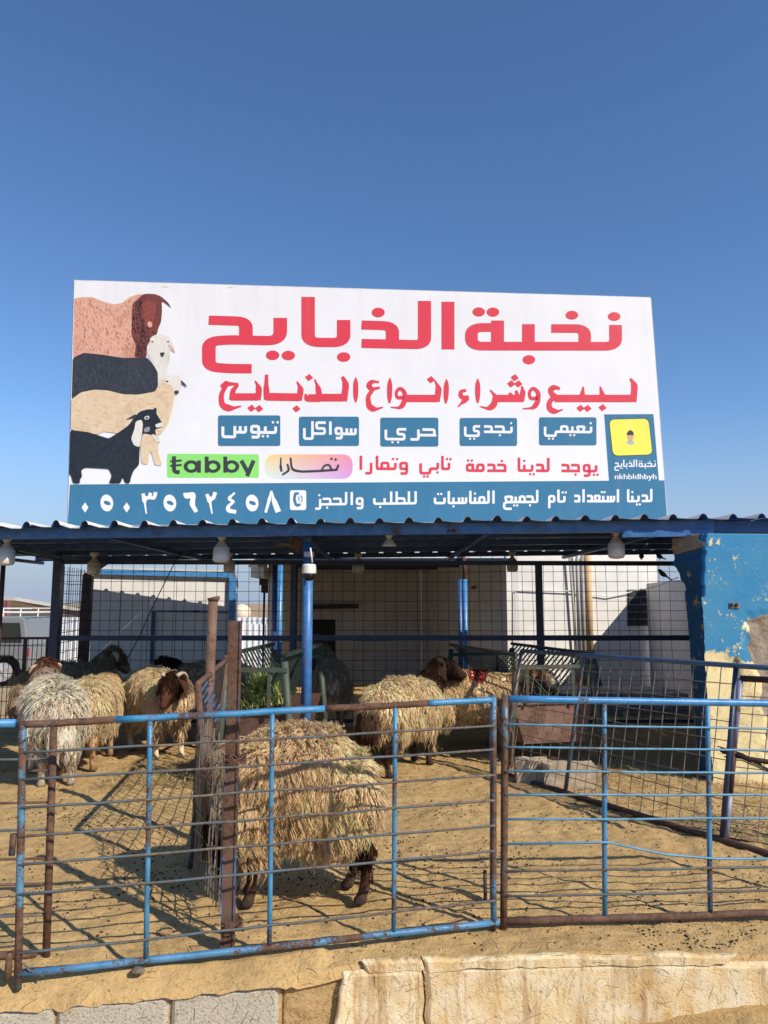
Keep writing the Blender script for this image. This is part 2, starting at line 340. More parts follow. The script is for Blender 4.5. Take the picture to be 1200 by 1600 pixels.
rough_slab(xC, xE, (-.018, -.012), (-.058, -.048), -.0128, .03, .006, 160, 5, 'plaster_cap', M_plaster, pw, left=lambda v: crk(v * .2 + .8) + .003, right=lambda v: -.05 * (1 - v), seed=16, topj=.03)
rough_slab(xA + .1, 3.4, (-.07, -.06), (-.66, -.66), .02, .14, .01, 60, 8, 'mud_core', M_mud, pw, seed=29)

# ------------------------------------------------------------ gates and panels of pipe and rod
def lerp(a, b, t): return Vector(a) * (1 - t) + Vector(b) * t
def quadmap(BL, BR, TL, TR): return lambda u, v: lerp(lerp(BL, BR, u), lerp(TL, TR, u), v)
def wob(p0, p1, amp, k, seed):
    r_ = random.Random(seed); pts = []
    for i in range(k + 1):
        t = i / k; p = lerp(p0, p1, t); e = math.sin(math.pi * t) * amp
        pts.append(p + Vector((0, r_.uniform(-e, e), r_.uniform(-e, e) * .7 - e * .4)))
    return pts
def split_pipe(p0, p1, r, n, name, mats, parent, seed=0, k=10, amp=.004):
    """a pipe whose paint is worn by stretches: the material changes along the length"""
    b = MB(); pts = wob(p0, p1, amp, k, seed)
    b.tube(pts, r, n); return b.build(name, mats, parent, smooth=True)

gl = thing('pipe_gate', (-.5, 3.35, 0), 'rusty blue pipe gate with horizontal rods in front of the grazing sheep', 'gate', 'pipe gates along the front of the pen')
A = gr(28, 1522, .035); B = gr(779, 1441, .035); TA = at(36, 1132, A.y); TB = at(779, 1093, B.y); Q = quadmap(A, B, TA, TB)
def along(a, b, px):
    D = lambda p: p.y * _c + (p.z - EYE) * _s
    r = (px - 600) / FPX; return (r * D(a) - a.x) / ((b.x - a.x) - r * (D(b) - D(a)))
def rail(q, u0, u1, v0, v1, r, mat, par, name='rail', amp=.003, seed=1, n=10, k=10):
    b = MB(); b.tube(wob(q(u0, v0), q(u1, v1), amp, k, seed), r, n); return b.build(name, mat, par, smooth=True)
rail(Q, 0, 1, 0, 0, .0138, painted('worn_blue_paint', (.05, .21, .40), .40), gl, 'bottom_rail', seed=2)
rail(Q, 0, .17, 1, 1, .0145, M_rust, gl, 'top_rail', seed=3)
rail(Q, .172, .60, 1, 1, .0145, painted('chipped_blue_paint', (.022, .22, .46), .30), gl, 'top_rail', seed=4)
rail(Q, .602, .83, 1, 1, .0145, painted('rusted_top_paint', (.06, .12, .2), .9), gl, 'top_rail', seed=5)
rail(Q, .832, .985, 1, 1, .0145, painted('chipped_blue_paint_end', (.022, .22, .46), .3), gl, 'top_rail', seed=6)
def upright(q, u, par, r=.0135, v0=0, v1=1, mat=None, seed=0, dx=0):
    b = MB(); p0 = q(u, v0); p1 = q(u + dx, v1); b.tube(wob(p0, p1, .003, 5, seed), r, 10); return b.build('upright', mat or M_blue, par, smooth=True)
upright(Q, 0.0, gl, .0145, -.06, 1, painted('end_post_paint', (.07, .22, .36), .62), 1)
for px_, s_ in ((228, 2), (421, 3), (615, 4)): upright(Q, along(A, B, px_), gl, .0105, .0, 1, painted('blue_upright_paint', (.025, .22, .42), .34), s_, dx=.002)
upright(Q, .988, gl, .0138, -.03, 1.02, painted('end_post_paint', (.07, .22, .36), .62), 5)
rod_v = [(.885, .882), (.775, .773), (.66, .657), (.545, .543), (.432, .43), (.315, .318), (.085, .10)]
for i, (va, vb) in enumerate(rod_v):
    b = MB(); b.tube(wob(Q(0, va) + Vector((0, -.012, 0)), Q(.99, vb) + Vector((0, -.012, 0)), .005, 14, 20 + i), .0055, 6)
    b.build('rod', M_rod, gl, smooth=True)
b = MB(); b.tube([Q(0, .52) + Vector((-.03, 0, .03)), Q(0, .52) + Vector((-.032, 0, -.05))], .012, 10); b.build('hinge', M_bluerust, gl, smooth=True)
b = MB(); b.tube([Q(0, .05) + Vector((-.035, 0, .03)), Q(0, .05) + Vector((-.037, 0, -.07))], .013, 10); b.build('hinge', M_rust, gl, smooth=True)
b = MB(); b.tube(wob(Q(.0, .93) + Vector((0, -.02, 0)), Q(.06, 1.01) + Vector((0, -.02, 0)), .01, 4, 3), .003, 5); b.build('tie_wire', M_rod, gl); b = MB(); b.tube(wob(Q(.0, .06), Q(.05, -.01) + Vector((0, -.02, 0)), .01, 4, 8), .004, 5); b.build('tie_wire', M_rod, gl)

gr_ = thing('pipe_gate', (1.3, 3.65, 0), 'bright blue pipe gate with rods and a rusty bottom rail at the front right', 'gate', 'pipe gates along the front of the pen')
A = gr(787, 1440, .03); B = gr(1200, 1426, .03); TA = at(789, 1092, A.y); TB = at(1200, 1099, B.y); A2, B2, TA2, TB2 = A, A + (B - A) * 1.5, TA, TA + (TB - TA) * 1.5
Q2 = quadmap(A2, B2, TA2, TB2); f_ = 1 / 1.5
rail(Q2, 0, 1, 0, 0, .0165, painted('rusty_rail', (.14, .068, .042), .7, .75), gr_, 'bottom_rail', seed=7)
rail(Q2, .01, 1, 1, 1, .017, M_bluerail, gr_, 'top_rail', seed=8, amp=.001)
upright(Q2, 0, gr_, .0165, -.05, 1.02, painted('rust_post_paint', (.09, .17, .22), .85), 9)
upright(Q2, along(A2, B2, 945), gr_, .0115, .0, 1, painted('blue_upright_paint_worn', (.025, .21, .42), .34), 10, dx=-.003)
upright(Q2, along(A2, B2, 1110), gr_, .0115, .0, 1, painted('blue_upright_paint_worn', (.025, .21, .42), .34), 11, dx=-.008)
upright(Q2, .985, gr_, .0165, .0, 1, M_blue, 12)
for i, v in enumerate((.885, .78, .672, .565, .455, .345, .225, .115)):
    b = MB()
    if i == 5:
        pts = [Q2(0, v), Q2(.385 * f_, v - .0), Q2(.6 * f_, v - .06), Q2(.8 * f_, v - .085), Q2(1, v - .1)]; b.tube([p + Vector((0, -.014, 0)) for p in pts], .0055, 6)
    else: b.tube(wob(Q2(0, v) + Vector((0, -.014, 0)), Q2(1, v - .01) + Vector((0, -.014, 0)), .003, 10, 40 + i), .0055, 6)
    b.build('rod', M_rodblue if i < 6 else M_rod, gr_, smooth=True)
gp = thing('gate_post', tuple(gr(771, 1428, 0)), 'slim blue steel post where the two front pipe gates meet', 'post')
b = MB(); p0 = gr(770, 1428, -.05); b.tube([p0, at(770, 1098, p0.y)], .0155, 10); b.build('pipe', painted('post_blue', (.04, .19, .42), .3), gp, smooth=True)
b = MB(); b.tube([p0 + Vector((-.035, 0, .03)), p0 + Vector((-.035, 0, .20))], .009, 8); b.build('latch_pin', M_rustdark, gp, smooth=True)
b = MB(); b.tube([Q2(0, .84) + Vector((.02, -.01, .03)), Q2(0, .84) + Vector((.035, -.012, 0)), Q2(0, .70) + Vector((.03, -.012, 0)), Q2(0, .66) + Vector((.0, -.012, 0))], .006, 6); b.build('hook', M_rust, gp, smooth=True)
b = MB(); b.tube([at(745, 1088, 3.55), at(772, 1107, 3.53), at(790, 1106, 3.53), at(812, 1090, 3.57)], .0032, 6); b.build('tie_wire', M_wirelight, gp)

gn = thing('pipe_gate', (-2.2, 3.3, 0), 'rusty pipe gate cut off by the left edge of the picture', 'gate', 'pipe gates along the front of the pen')
E0 = gr(72, 1498, 0); E1 = at(84, 1132, E0.y + .02); D0 = E0 + Vector((-1.9, -.12, 0)); D1 = E1 + Vector((-1.9, -.12, .0)); Q3 = quadmap(E0, D0, E1, D1)
b = MB(); b.tube([E0, lerp(E0, E1, .5), E1], .0155, 10); b.build('upright', painted('rust_upright', (.06, .09, .13), .95, .7), gn, smooth=True)
upright(Q3, .99, gn, .0155, 0, 1, M_bluerust, 6)
b = MB(); b.tube(wob(at(24, 1130, 3.14), at(24, 1130, 3.14) + Vector((-1.75, -.1, 0)), .003, 8, 4), .017, 10); b.build('top_rail', M_bluerail, gn, smooth=True)
rail(Q3, .02, 1, .02, .02, .0155, M_rust, gn, 'bottom_rail')
for i, y in enumerate((1188, 1206, 1257, 1300, 1345, 1384, 1432)):
    v = (E0.z + 0 + (1498 - y) / 366.0); b = MB(); b.tube(wob(Q3(0, v), Q3(1, v), .004, 8, i + 60), .0055, 6); b.build('rod', M_rust if i % 3 else M_rod, gn, smooth=True)

# steel post, pipe post and the sagging divider panel
sp = thing('steel_post', tuple(gr(362, 1476, 0)), 'flat rusty steel post with blue edges standing behind the left gate', 'post')
p0 = gr(362, 1478, .02); p1 = at(362, 970, p0.y + .02); p0 = p0 - Vector((0, 0, .07)); b = MB()
wv = .055; b.box((p0 + p1) / 2, (wv - .010, .03, (p1 - p0).length)); b.build('web', painted('rust_web', (.15, .075, .045), .45, .75), sp)
for sx in (-1, 1):
    b = MB(); b.box((p0 + p1) / 2 + Vector((sx * (wv / 2 - .0025), -.003, .001)), (.004, .036, (p1 - p0).length)); b.build('flange', painted('flange_blue', (.05, .15, .36), .66), sp)
for zz in (.83, .16):
    b = MB()
    for k in range(7):
        cy = []; ph = random.random() * 6
        for j in range(13):
            a = 2 * math.pi * j / 12; cy.append(p0 + Vector((math.cos(a) * (.04 + .006 * random.random()), -.005 + math.sin(a) * .032, zz + .012 * math.sin(a * 2 + ph) + random.uniform(-.014, .014))))
        b.tube(cy, .0032, 5, caps=False)
    b.tube([p0 + Vector((-.03, -.03, zz)), p0 + Vector((-.06, -.05, zz + .02)), p0 + Vector((-.08, -.04, zz - .02))], .003, 5)
    b.tube([p0 + Vector((.02, -.035, zz)), p0 + Vector((.05, -.05, zz + .018))], .003, 5)
    b.build('tie_wire', M_rust, sp, kind='stuff')
pp = thing('pipe_post', tuple(gr(332, 1290, 0)), 'round rusty pipe post with a flared top beside the divider panel', 'post')
q0 = Vector((-1.105, 4.72, -.03)); q1 = at(333, 938, 4.76); b = MB(); b.tube([q0, q1], .030, 14); b.build('pipe', painted('rust_pipe', (.17, .09, .055), .4, .75), pp, smooth=True)
b = MB(); b.tube([q1 + Vector((0, 0, -.005)), q1 + Vector((.002, 0, .012)), q1 + Vector((.0, 0, .02))], [.032, .043, .040], 12); b.build('rim', M_rust, pp, smooth=True)
b = MB(); m_ = lerp(q0, q1, .63); b.tube([m_ + Vector((math.cos(t * .7) * .032, math.sin(t * .7) * .032, .003 * t)) for t in range(19)], .002, 5); b.build('tie_wire', M_rust, pp)
dv = thing('divider_fence', (-1.1, 4.7, 0), 'bent rusty wire panel dividing the two pens, running back from the steel post', 'fence')
n0 = Vector((-1.03, 4.12, 0)); n1 = Vector((-1.40, 6.1, 0)); t0 = at(309, 1069, 4.12); t1 = at(354, 1030, 5.9); QD = quadmap(n0, n1, t0, t1)
b = MB(); b.tube(wob(t0, t1, .006, 6, 3), .017, 9); b.build('top_rail', M_rust, dv, smooth=True)
b = MB(); b.tube([gr(322, 1345, 0), at(318, 1200, 4.1), t0], .018, 10); b.build('end_post', painted('rust_end', (.16, .075, .045), .5, .75), dv, smooth=True)
b = MB(); b.tube([n1, t1 + Vector((0, 0, .03))], .017, 10); b.build('far_post', M_rust, dv, smooth=True)
b = MB(); b.tube(wob(QD(0, .06), QD(1, .04), .006, 6, 5), .015, 8); b.build('bottom_rail', M_rustdark, dv, smooth=True)
b = MB()
for i in range(22):
    u = (i + .5) / 22; b.tube(wob(QD(u, .05), QD(u, 1), .008, 5, i), .0034, 5)
for i in range(9):
    v = (i + .5) / 9; b.tube(wob(QD(0, v), QD(1, v), .012, 6, i + 40), .0034, 5)
b.build('wire_mesh', M_wire, dv, kind='stuff')
b = MB(); s0 = Vector((p0.x - .03, p0.y + .02, 0)); s1 = Vector((n0.x + .02, n0.y - .03, 0)); QS = quadmap(s0 + Vector((0, 0, .10)), s1 + Vector((0, 0, .06)), s0 + Vector((0, 0, .80)), s1 + Vector((.02, 0, .86)))
for i in range(13):
    u = (i + .3) / 13; b.tube(wob(QS(u, 0), QS(u, 1.0 + random.uniform(-.06, .04)), .03, 6, i + 80), .0038, 5)
for i in range(8):
    v = (i + .4) / 8; b.tube(wob(QS(0, v + .1), QS(1, v - .05), .03, 6, i + 99), .0038, 5)
b.build('wire_mesh', M_wirelight, dv, kind='stuff')
b = MB()
for i in range(7):
    c = lerp(at(318, 1075, 4.25), at(342, 1118, 4.0), i / 6); b.tube([c + Vector((-.02, 0, -.03)), c + Vector((.02, 0, .035))], .006, 6)
b.build('spring', painted('spring_blue', (.10, .2, .42), .3), dv, kind='stuff')

# leaning mesh panel and rusty frame on the right
lp = thing('leaning_fence', (1.6, 5.7, 0), 'leaning blue framed wire mesh panel running across the right pen', 'fence')
L0 = gr(785, 1208, .02); L1 = gr(1128, 1312, .02); U0 = at(815, 1017, L0.y + .06); U1 = at(1150, 1040, L1.y + .06); QL = quadmap(L0, L1, U0, U1)
U2 = U1 + (U1 - U0) * .35
b = MB(); b.tube([U0, lerp(U0, U1, .5), U1, U2], .017, 9); b.build('top_rail', painted('panel_blue', (.03, .10, .22), .25), lp, smooth=True)
b = MB(); b.tube(wob(L0, L1 + (L1 - L0) * .3, .006, 8, 2), .02, 9); b.build('bottom_rail', painted('panel_rust', (.10, .045, .03), .5, .7), lp, smooth=True)
b = MB(); b.tube([L0, U0], .015, 9); b.build('upright', painted('panel_steel', (.11, .10, .10), .4), lp, smooth=True)
b = MB(); b.tube([QL(.36, 0), QL(.36, 1)], .013, 8); b.build('upright', painted('panel_steel_blue', (.05, .12, .17), .4), lp, smooth=True)
b = MB(); b.tube([L1, U1], .016, 9); b.build('upright', M_darkblue, lp, smooth=True)
b = MB()
for i in range(1, 20): b.tube(wob(QL(i / 20, 0), QL(i / 20, 1), .004, 4, i), .0032, 5)
for i in range(1, 9): b.tube(wob(QL(0, i / 9), QL(1, i / 9), .006, 8, i + 30), .0032, 5)
b.build('wire_mesh', M_wirelight, lp, kind='stuff')
rf = thing('mesh_gate', (2.5, 4.7, 0), 'lilac and rust framed mesh gate in front of the yellow wall', 'gate')
K0 = gr(1134, 1312, .0); K1 = at(1157, 1060, K0.y + .06); K2 = K0 + Vector((.8, -.55, 0)); K3 = K1 + Vector((.8, -.55, 0)); QK = quadmap(K0, K2, K1, K3)
b = MB(); b.tube([K0, QK(0, .28)], .017, 9); b.build('upright', painted('lilac', (.22, .23, .36), .4), rf, smooth=True)
b = MB(); b.tube([QK(0, .282), QK(0, .56)], .0185, 9); b.build('upright', M_rustdark, rf, smooth=True)
b = MB(); b.tube([QK(0, .562), QK(0, 1)], .017, 9); b.build('upright', painted('lilac', (.22, .23, .36), .4), rf, smooth=True)
b = MB(); b.tube([QK(1, 0), QK(1, 1)], .017, 9); b.build('upright', M_rust, rf, smooth=True)
b = MB(); b.tube([K1, K3], .02, 8); b.build('top_rail', M_rustdark, rf, smooth=True)
b = MB(); b.tube([QK(0, .0), QK(1, .0)], .018, 8); b.build('bottom_rail', M_rust, rf, smooth=True)
b = MB(); b.tube([QK(-.08, .54), QK(.1, .5), QK(1, .46)], .016, 7); b.build('latch_bar', M_rustdark, rf, smooth=True)
b = MB()
for i in range(5): b.tube([QK(-.1 + .015 * i, .56 - .02 * i), QK(.05, .53 - .01 * i), QK(.12 + .05 * i, .5 - .025 * i)], .004, 5)
b.build('tie_wire', M_rustdark, rf)
b = MB()
for i in range(1, 11): b.tube([QK(i / 11, 0), QK(i / 11, 1)], .0032, 5)
for i in range(1, 9): b.tube([QK(0, i / 9), QK(1, i / 9)], .0032, 5)
b.build('wire_mesh', M_wirelight, rf, kind='stuff')

# ------------------------------------------------------------ canopy
RF, RB = 6.34, 10.3
def roof_z(x, y): return 2.135 + .011 * x + .0 * (y - RF)
cp = thing('canopy', (0, 6.4, 0), 'long blue steel canopy with a corrugated white roof over the sheep pen', 'canopy')
M_rooftop = plain('roof_white', (.66, .66, .64), .45, .12, 3)
M_roofblue = painted('roof_underside', (.008, .065, .25), .05, .45)
b_ = NB('roof_edge'); b_.col((.16, .16, .17)); M_redge = b_.m
def roof_sheet(x0, k):
    n = 4; P = []; xs = []; hs = []
    for i in range(n):
        a = x0 + i * .25
        for dx, h in ((0, 0), (.09, .0), (.17, .0), (.19, .024), (.205, .034), (.22, .034), (.235, .024), (.249, .002)): xs.append(a + dx); hs.append(h)
    ys = [RF - .10, RF - .05, RF, RF + .12, RF + .6, RF + 2, RB]
    xs = np.array(xs); hs = np.array(hs); r_ = np.random.default_rng(k + 50)
    droop = (r_.random(n) * .5 + .5) * np.interp(x0, [-4.5, -2.6, -1.5, 5], [.05, .042, .018, .010])
    dd = np.repeat(droop, 8) * (1 - hs / .034) * np.tile([.0, .8, .9, .3, 0, 0, .1, .3], n)
    tw = np.repeat(r_.normal(0, .004, n), 8); V = []
    for y in ys:
        fr = 1 - min(1, max(0, (y - (RF - .10)) / .16)); V.append(np.stack([xs, np.full_like(xs, y - (.012 * np.sin(xs * 7) if y < RF - .08 else 0)), roof_z(xs, y) + hs + .012 * (k % 2) * .3 - dd * fr + tw * fr], -1))
    V = np.concatenate(V); m = len(xs); i = np.arange(len(ys) * m).reshape(len(ys), m)
    F = np.stack([i[:-1, :-1], i[:-1, 1:], i[1:, 1:], i[1:, :-1]], -1).reshape(-1, 4); N = len(V)
    V2 = V.copy(); V2[:, 2] -= .004
    b = MB(); b.add(V.tolist(), F.tolist()); b.mi = 1; b.add(V2.tolist(), F[:, ::-1].tolist()); b.mi = 2
    b.add([], [])
    fr = [(int(a), int(a + 1), int(a + 1 + N), int(a + N)) for a in range(m - 1)] + [(int(i[-1, a + 1]), int(i[-1, a]), int(i[-1, a]) + N, int(i[-1, a + 1]) + N) for a in range(m - 1)]
    b.f += fr; b.m += [2] * len(fr)
    return b.build('roof_sheet', [M_rooftop, M_roofblue, M_redge], cp, recalc=False)
for k in range(14): roof_sheet(-4.75 + k * 1.0, k)
def cbeam(p0, p1, wd, h, name, mat=M_midblue): b = MB(); b.beam(p0, p1, wd, h); return b.build(name, mat, cp)
zf = lambda x: roof_z(x, 0)
M_fascia = painted('fascia_blue', (.012, .12, .37), .06, .35)
cbeam((-4.8, RF + .06, zf(-4.8) - .052), (2.86, RF + .06, zf(2.86) - .052), .06, .095, 'front_beam', M_fascia)
cbeam((2.5, RF + .15, zf(2.5) - .055), (9.2, RF + .15, zf(9.2) - .055), .05, .10, 'front_beam', M_fascia)
cbeam((2.05, RF + .02, zf(2.5) - .125), (2.83, RF + .02, zf(2.8) - .118), .05, .055, 'bracket_beam', M_fascia)
for y in (7.3, 8.2, 9.1, 10.2): cbeam((-4.8, y, zf(-4.8) - .034), (9.2, y, zf(9.2) - .034), .05, .06, 'purlin')
for x in (-4.75, -4.05, -2.4, -.72, .9, 2.5, 4.6, 6.8, 9.1): cbeam((x, RF + .1, zf(x) - .085), (x, RB, zf(x) - .085), .05, .04, 'rafter')
b = MB(); cx = at(481, 900, 6.62); b.tube([(cx.x, 6.62, -.02), (cx.x, 6.62, zf(cx.x) - .10)], .046, 18)
b.build('column', painted('column_blue', (.02, .15, .42), .13, .35), cp, smooth=True)
b = MB(); b.box((cx.x + .005, 6.56, zf(cx.x) - .085), (.06, .05, .12)); b.build('column_bracket', M_midblue, cp)
b = MB(); xl = at(4, 900, 7.0).x; b.tube([(xl, 7.0, -.3), (xl, 7.0, zf(xl) - .08)], .022, 10); b.build('column', M_rustdark, cp, smooth=True)
b = MB(); b.beam(at(60, 868, 8.2), at(92, 872, 9.0), .05, .06); b.beam(at(30, 858, 7.4), at(95, 872, 9.0), .03, .04); b.build('brace', M_darkblue, cp)

# lamps under the canopy
def lamp(px, y, r, bulb, label, dz=0):
    x = at(px, 860, y).x; z = zf(x) - .06 + dz
    o = thing('hanging_lamp', (x, y, z), label, 'lamp', 'white lamps under the canopy roof')
    k = r / .075
    b = MB(); b.lathe((x, y, z), [(.052 * k, 0), (.054 * k, -.012 * k), (.030 * k, -.045 * k), (.022 * k, -.058 * k), (.024 * k, -.066 * k), (.050 * k, -.10 * k), (.071 * k, -.128 * k), (.076 * k, -.14 * k)], 20); b.build('socket_base', M_lampbase, o, smooth=True)
    if bulb:
        b = MB(); b.lathe((x, y, z - .14 * k), [(.075 * k, 0), (.076 * k, -.075 * k), (.074 * k, -.10 * k), (.060 * k, -.118 * k), (.02 * k, -.125 * k)], 20); b.build('bulb', M_lampwhite, o, smooth=True)
    return o
lamp(10, 6.55, .074, True, 'white lamp at the left end of the canopy front, cut by the picture edge')
lamp(346, 6.6, .073, True, 'white lamp under the canopy front between the left edge and the security camera')
lamp(608, 6.6, .066, False, 'white lamp socket without a bulb, just right of the security camera column')
lamp(963, 6.6, .073, True, 'white lamp under the canopy front nearest the blue painted wall')
lamp(148, 8.7, .075, True, 'shaded grey lamp at the back of the canopy above the white shed')
lamp(359, 8.9, .068, True, 'shaded lamp half hidden behind the lamp over the pipe post', -.01)
lamp(560, 9.4, .074, True, 'shaded grey lamp at the back, right of the blue column')
lamp(800, 9.4, .072, True, 'shaded grey lamp at the back in front of the sunlit white wall')

# security camera on the column, old nest beside it
cc = thing('security_camera', (cx.x + .01, 6.5, 1.8), 'white dome security camera with a stub aerial on the blue column', 'camera')
c0 = at(481, 890, 6.48); b = MB(); b.box(at(483, 866, 6.53), (.085, .07, .045)); b.build('bracket', plain('camera_grey', (.4, .4, .4), .5), cc, bevel=.006)
b = MB(); b.lathe(at(483, 890, 6.46), [(.03, .05), (.052, .046), (.060, .035), (.062, -.03), (.058, -.036)], 22); b.build('housing', plain('camera_white', (.78, .76, .72), .35, .03), cc, smooth=False)
b = MB(); b.lathe(at(483, 890, 6.46) - Vector((0, 0, .036)), [(.056, 0), (.055, -.018), (.043, -.045), (.022, -.06), (.004, -.064)], 20); b.build('dome', plain('camera_glass', (.01, .01, .012), .08, 0), cc, smooth=True)
b = MB(); b.tube([at(488, 879, 6.41), at(485, 856, 6.41)], .007, 8); b.build('aerial', M_white, cc, smooth=True)
b = MB(); b.tube([at(496, 890, 6.42), at(497, 898, 6.42), at(490, 902, 6.40)], .003, 5); b.build('cable', M_black, cc); b = MB(); b.tube([at(494, 868, 6.5), at(497, 850, 6.5), at(492, 835, 6.5)], .003, 5); b.build('cable', M_black, cc)
nb = MB(); c0 = at(463, 850, 6.7)
for i in range(150):
    d = Vector((random.gauss(0, 1), random.gauss(0, 1), random.gauss(0, .8))).normalized(); p = c0 + Vector((random.gauss(0, .028), random.gauss(0, .028), random.gauss(0, .03)))
    nb.tube([p - d * .035, p + d * .035], .0022, 3, caps=False)
for i in range(4): nb.tube([c0, c0 + Vector((-.08, -.01, -.005 * i)), c0 + Vector((-.17 - .01 * i, -.02, .012 - .012 * i))], .0028, 4)
tag(centre(nb.build('bird_nest', plain('nest_straw', (.22, .17, .11), .9, .3))), 'ragged straw bird nest wedged under the canopy beside the security camera', 'nest')

# ------------------------------------------------------------ the big sign
SN = Vector((.022, -1, 0)).normalized(); SP = Vector((0, 7.30, 0))
def S(px, py, off=0.0):
    r = ray(px, py); e = Vector((0, 0, EYE)); t = (SP - e).dot(SN) / r.dot(SN); return e + r * t + SN * off * .16
sg = thing('signboard', tuple(S(575, 812)), 'large white signboard with red Arabic lettering and printed sheep, standing on the canopy', 'sign')
def sign_mat(name, c, rough=.35):
    b = NB(name); f = b.ramp(b.noise(2.2, 5), .35, .65); st = b.ramp(b.noise(1.0, 5, .7, b.stretch(9, 1, .8)), .5, .72); x, y, z = b.xyz()
    k = b.mix(f, tuple(v * .965 for v in c), tuple(min(.9, v * 1.02) for v in c)); topd = b.ramp(z, 1.9, 2.5)
    k = b.mix(b.math('MULTIPLY', st, b.math('ADD', .05, b.math('MULTIPLY', topd, .12))), k, (.45, .38, .28)); b.col(k); b.rough(rough); b.bump(b.noise(1.6, 2), .10, .05); return b.m
K_red = sign_mat('print_red', (.70, .050, .075)); K_blue = sign_mat('print_blue', (.040, .175, .31)); K_white = sign_mat('print_white', (.79, .80, .83))
K_green = sign_mat('print_green', (.26, .72, .16)); K_dark = sign_mat('print_dark', (.045, .042, .05)); K_yellow = sign_mat('print_yellow', (.88, .80, .10))
K_cream = sign_mat('print_cream', (.72, .58, .42)); K_edge = plain('sign_edge', (.03, .035, .045), .6)
def streaky(name, c1, c2, sx=60, sz=14):
    b = NB(name); f = b.ramp(b.noise(1.0, 5, .65, b.stretch(sx, 1, sz)), .35, .65); g2 = b.ramp(b.noise(2.2, 3), .3, .7)
    h_ = b.ramp(b.noise(1.0, 6, .8, b.stretch(sx * 2.2, 1, sz * 1.7)), .38, .62); k = b.mix(b.math('MULTIPLY', f, b.math('ADD', .45, b.math('MULTIPLY', g2, .5))), c1, c2); k = b.mix(b.math('MULTIPLY', h_, .35), k, tuple(min(.85, v * 1.35) for v in c1)); k = b.mix(b.math('MULTIPLY', b.ramp(b.noise(4.5, 3), .52, .7), .4), k, tuple(v * .7 for v in c2)); b.col(k); b.rough(.35); return b.m
K_tan = streaky('print_tan_wool', (.74, .41, .30), (.46, .18, .11), 90, 22); K_brown = streaky('print_brown_wool', (.20, .055, .035), (.06, .018, .015)); K_black = streaky('print_black_hair', (.022, .026, .032), (.06, .065, .075))
K_skin = streaky('print_cream_hide', (.70, .55, .38), (.60, .40, .24), 14, 10); K_pale = streaky('print_pale_hair', (.74, .71, .64), (.60, .55, .47))
c4 = [S(116, 438), S(1016.5, 465), S(1042.5, 812), S(105.5, 822)]
b = MB(); back = [p - SN * .14 for p in c4]
b.add(c4, [(3, 2, 1, 0)]); b.mi = 1; b.add(c4 + back, [(0, 1, 5, 4), (1, 2, 6, 5), (2, 3, 7, 6), (3, 0, 4, 7), (4, 5, 6, 7)]); b.build('panel', [K_white, K_edge], sg)
b = MB()
for i in range(4):
    a, d = c4[i] + SN * -.02, c4[(i + 1) % 4] + SN * -.02
    b.beam(a, d, .02, .02, SN)
b.build('frame', plain('sign_frame', (.55, .55, .53), .45), sg)
for x in (.12, .37, .63, .88):
    b = MB(); t_ = lerp(c4[0], c4[1], x) - SN * .2; u_ = lerp(c4[3], c4[2], x) - SN * .2; u_.z = zf(u_.x) + .03; b.beam(u_, t_, .06, .06); b.beam(u_ - SN * 1.4 + Vector((0, 0, .0)), lerp(u_, t_, .7), .04, .04); b.build('strut', M_rust, sg)
_LV = [0]
def offs(base): _LV[0] = (_LV[0] + 1) % 15; return base + .0004 * _LV[0]
def poly(pts, mat, base=.003, name='print', par=None, T=None, holes=()):
    """flat print: polygon in picture points laid on the board"""
    f = T or (lambda x, y: (x, y)); o = offs(base); loops = [[f(*p) for p in pts]] + [[f(*p) for p in h] for h in holes]
    P = [S(*p, o) for l in loops for p in l]; tri = tessellate_polygon([[Vector((p[0], p[1], 0)) for p in l] for l in loops])
    b = MB(); b.add(P, [tuple(t) for t in tri]); return b
def rounded(pts, r, n=5, closed=False):
    P = [Vector((p[0], p[1])) for p in pts]; out = []
    k = len(P)
    for i in range(k):
        if not closed and i in (0, k - 1): out.append(P[i]); continue
        a, c, d = P[(i - 1) % k], P[i], P[(i + 1) % k]; v0 = a - c; v1 = d - c; rr = min(r, v0.length * .49, v1.length * .49)
        if rr < 1e-4: out.append(c); continue
        s_ = c + v0.normalized() * rr; e_ = c + v1.normalized() * rr
        for j in range(n + 1):
            t = j / n; out.append(s_ * (1 - t) ** 2 + c * 2 * t * (1 - t) + e_ * t * t)
    return out
def stroke_strip(pts, wd):
    """left and right edges of a pen stroke; wd is a number or one width per point"""
    k = len(pts); L = []; Rr = []
    for i in range(k):
        a = pts[max(i - 1, 0)]; d = pts[min(i + 1, k - 1)]; t = (d - a)
        if t.length < 1e-9: t = Vector((1, 0))
        n = Vector((-t.y, t.x)).normalized(); m = 1
        if 0 < i < k - 1:
            t0 = (pts[i] - pts[i - 1]).normalized(); n0 = Vector((-t0.y, t0.x)); m = 1 / max(.5, n.dot(n0))
        ww = wd[i] if isinstance(wd, (list, tuple)) else wd
        L.append(pts[i] + n * ww / 2 * m); Rr.append(pts[i] - n * ww / 2 * m)
    return L, Rr
def pen(b, pts, wd, T, r=0, base=.010, n=5):
    P = rounded(pts, r, n) if r else [Vector((p[0], p[1])) for p in pts]
    if isinstance(wd, (list, tuple)) and len(wd) != len(P): wd = [float(np.interp(i / (len(P) - 1), np.linspace(0, 1, len(wd)), wd)) for i in range(len(P))]
    L, Rr = stroke_strip(P, wd); o = offs(base); k = len(P)
    vs = [S(*T(*p), o) for p in L] + [S(*T(*p), o) for p in Rr]
    b.add(vs, [(i, i + 1, k + i + 1, k + i) for i in range(k - 1)])
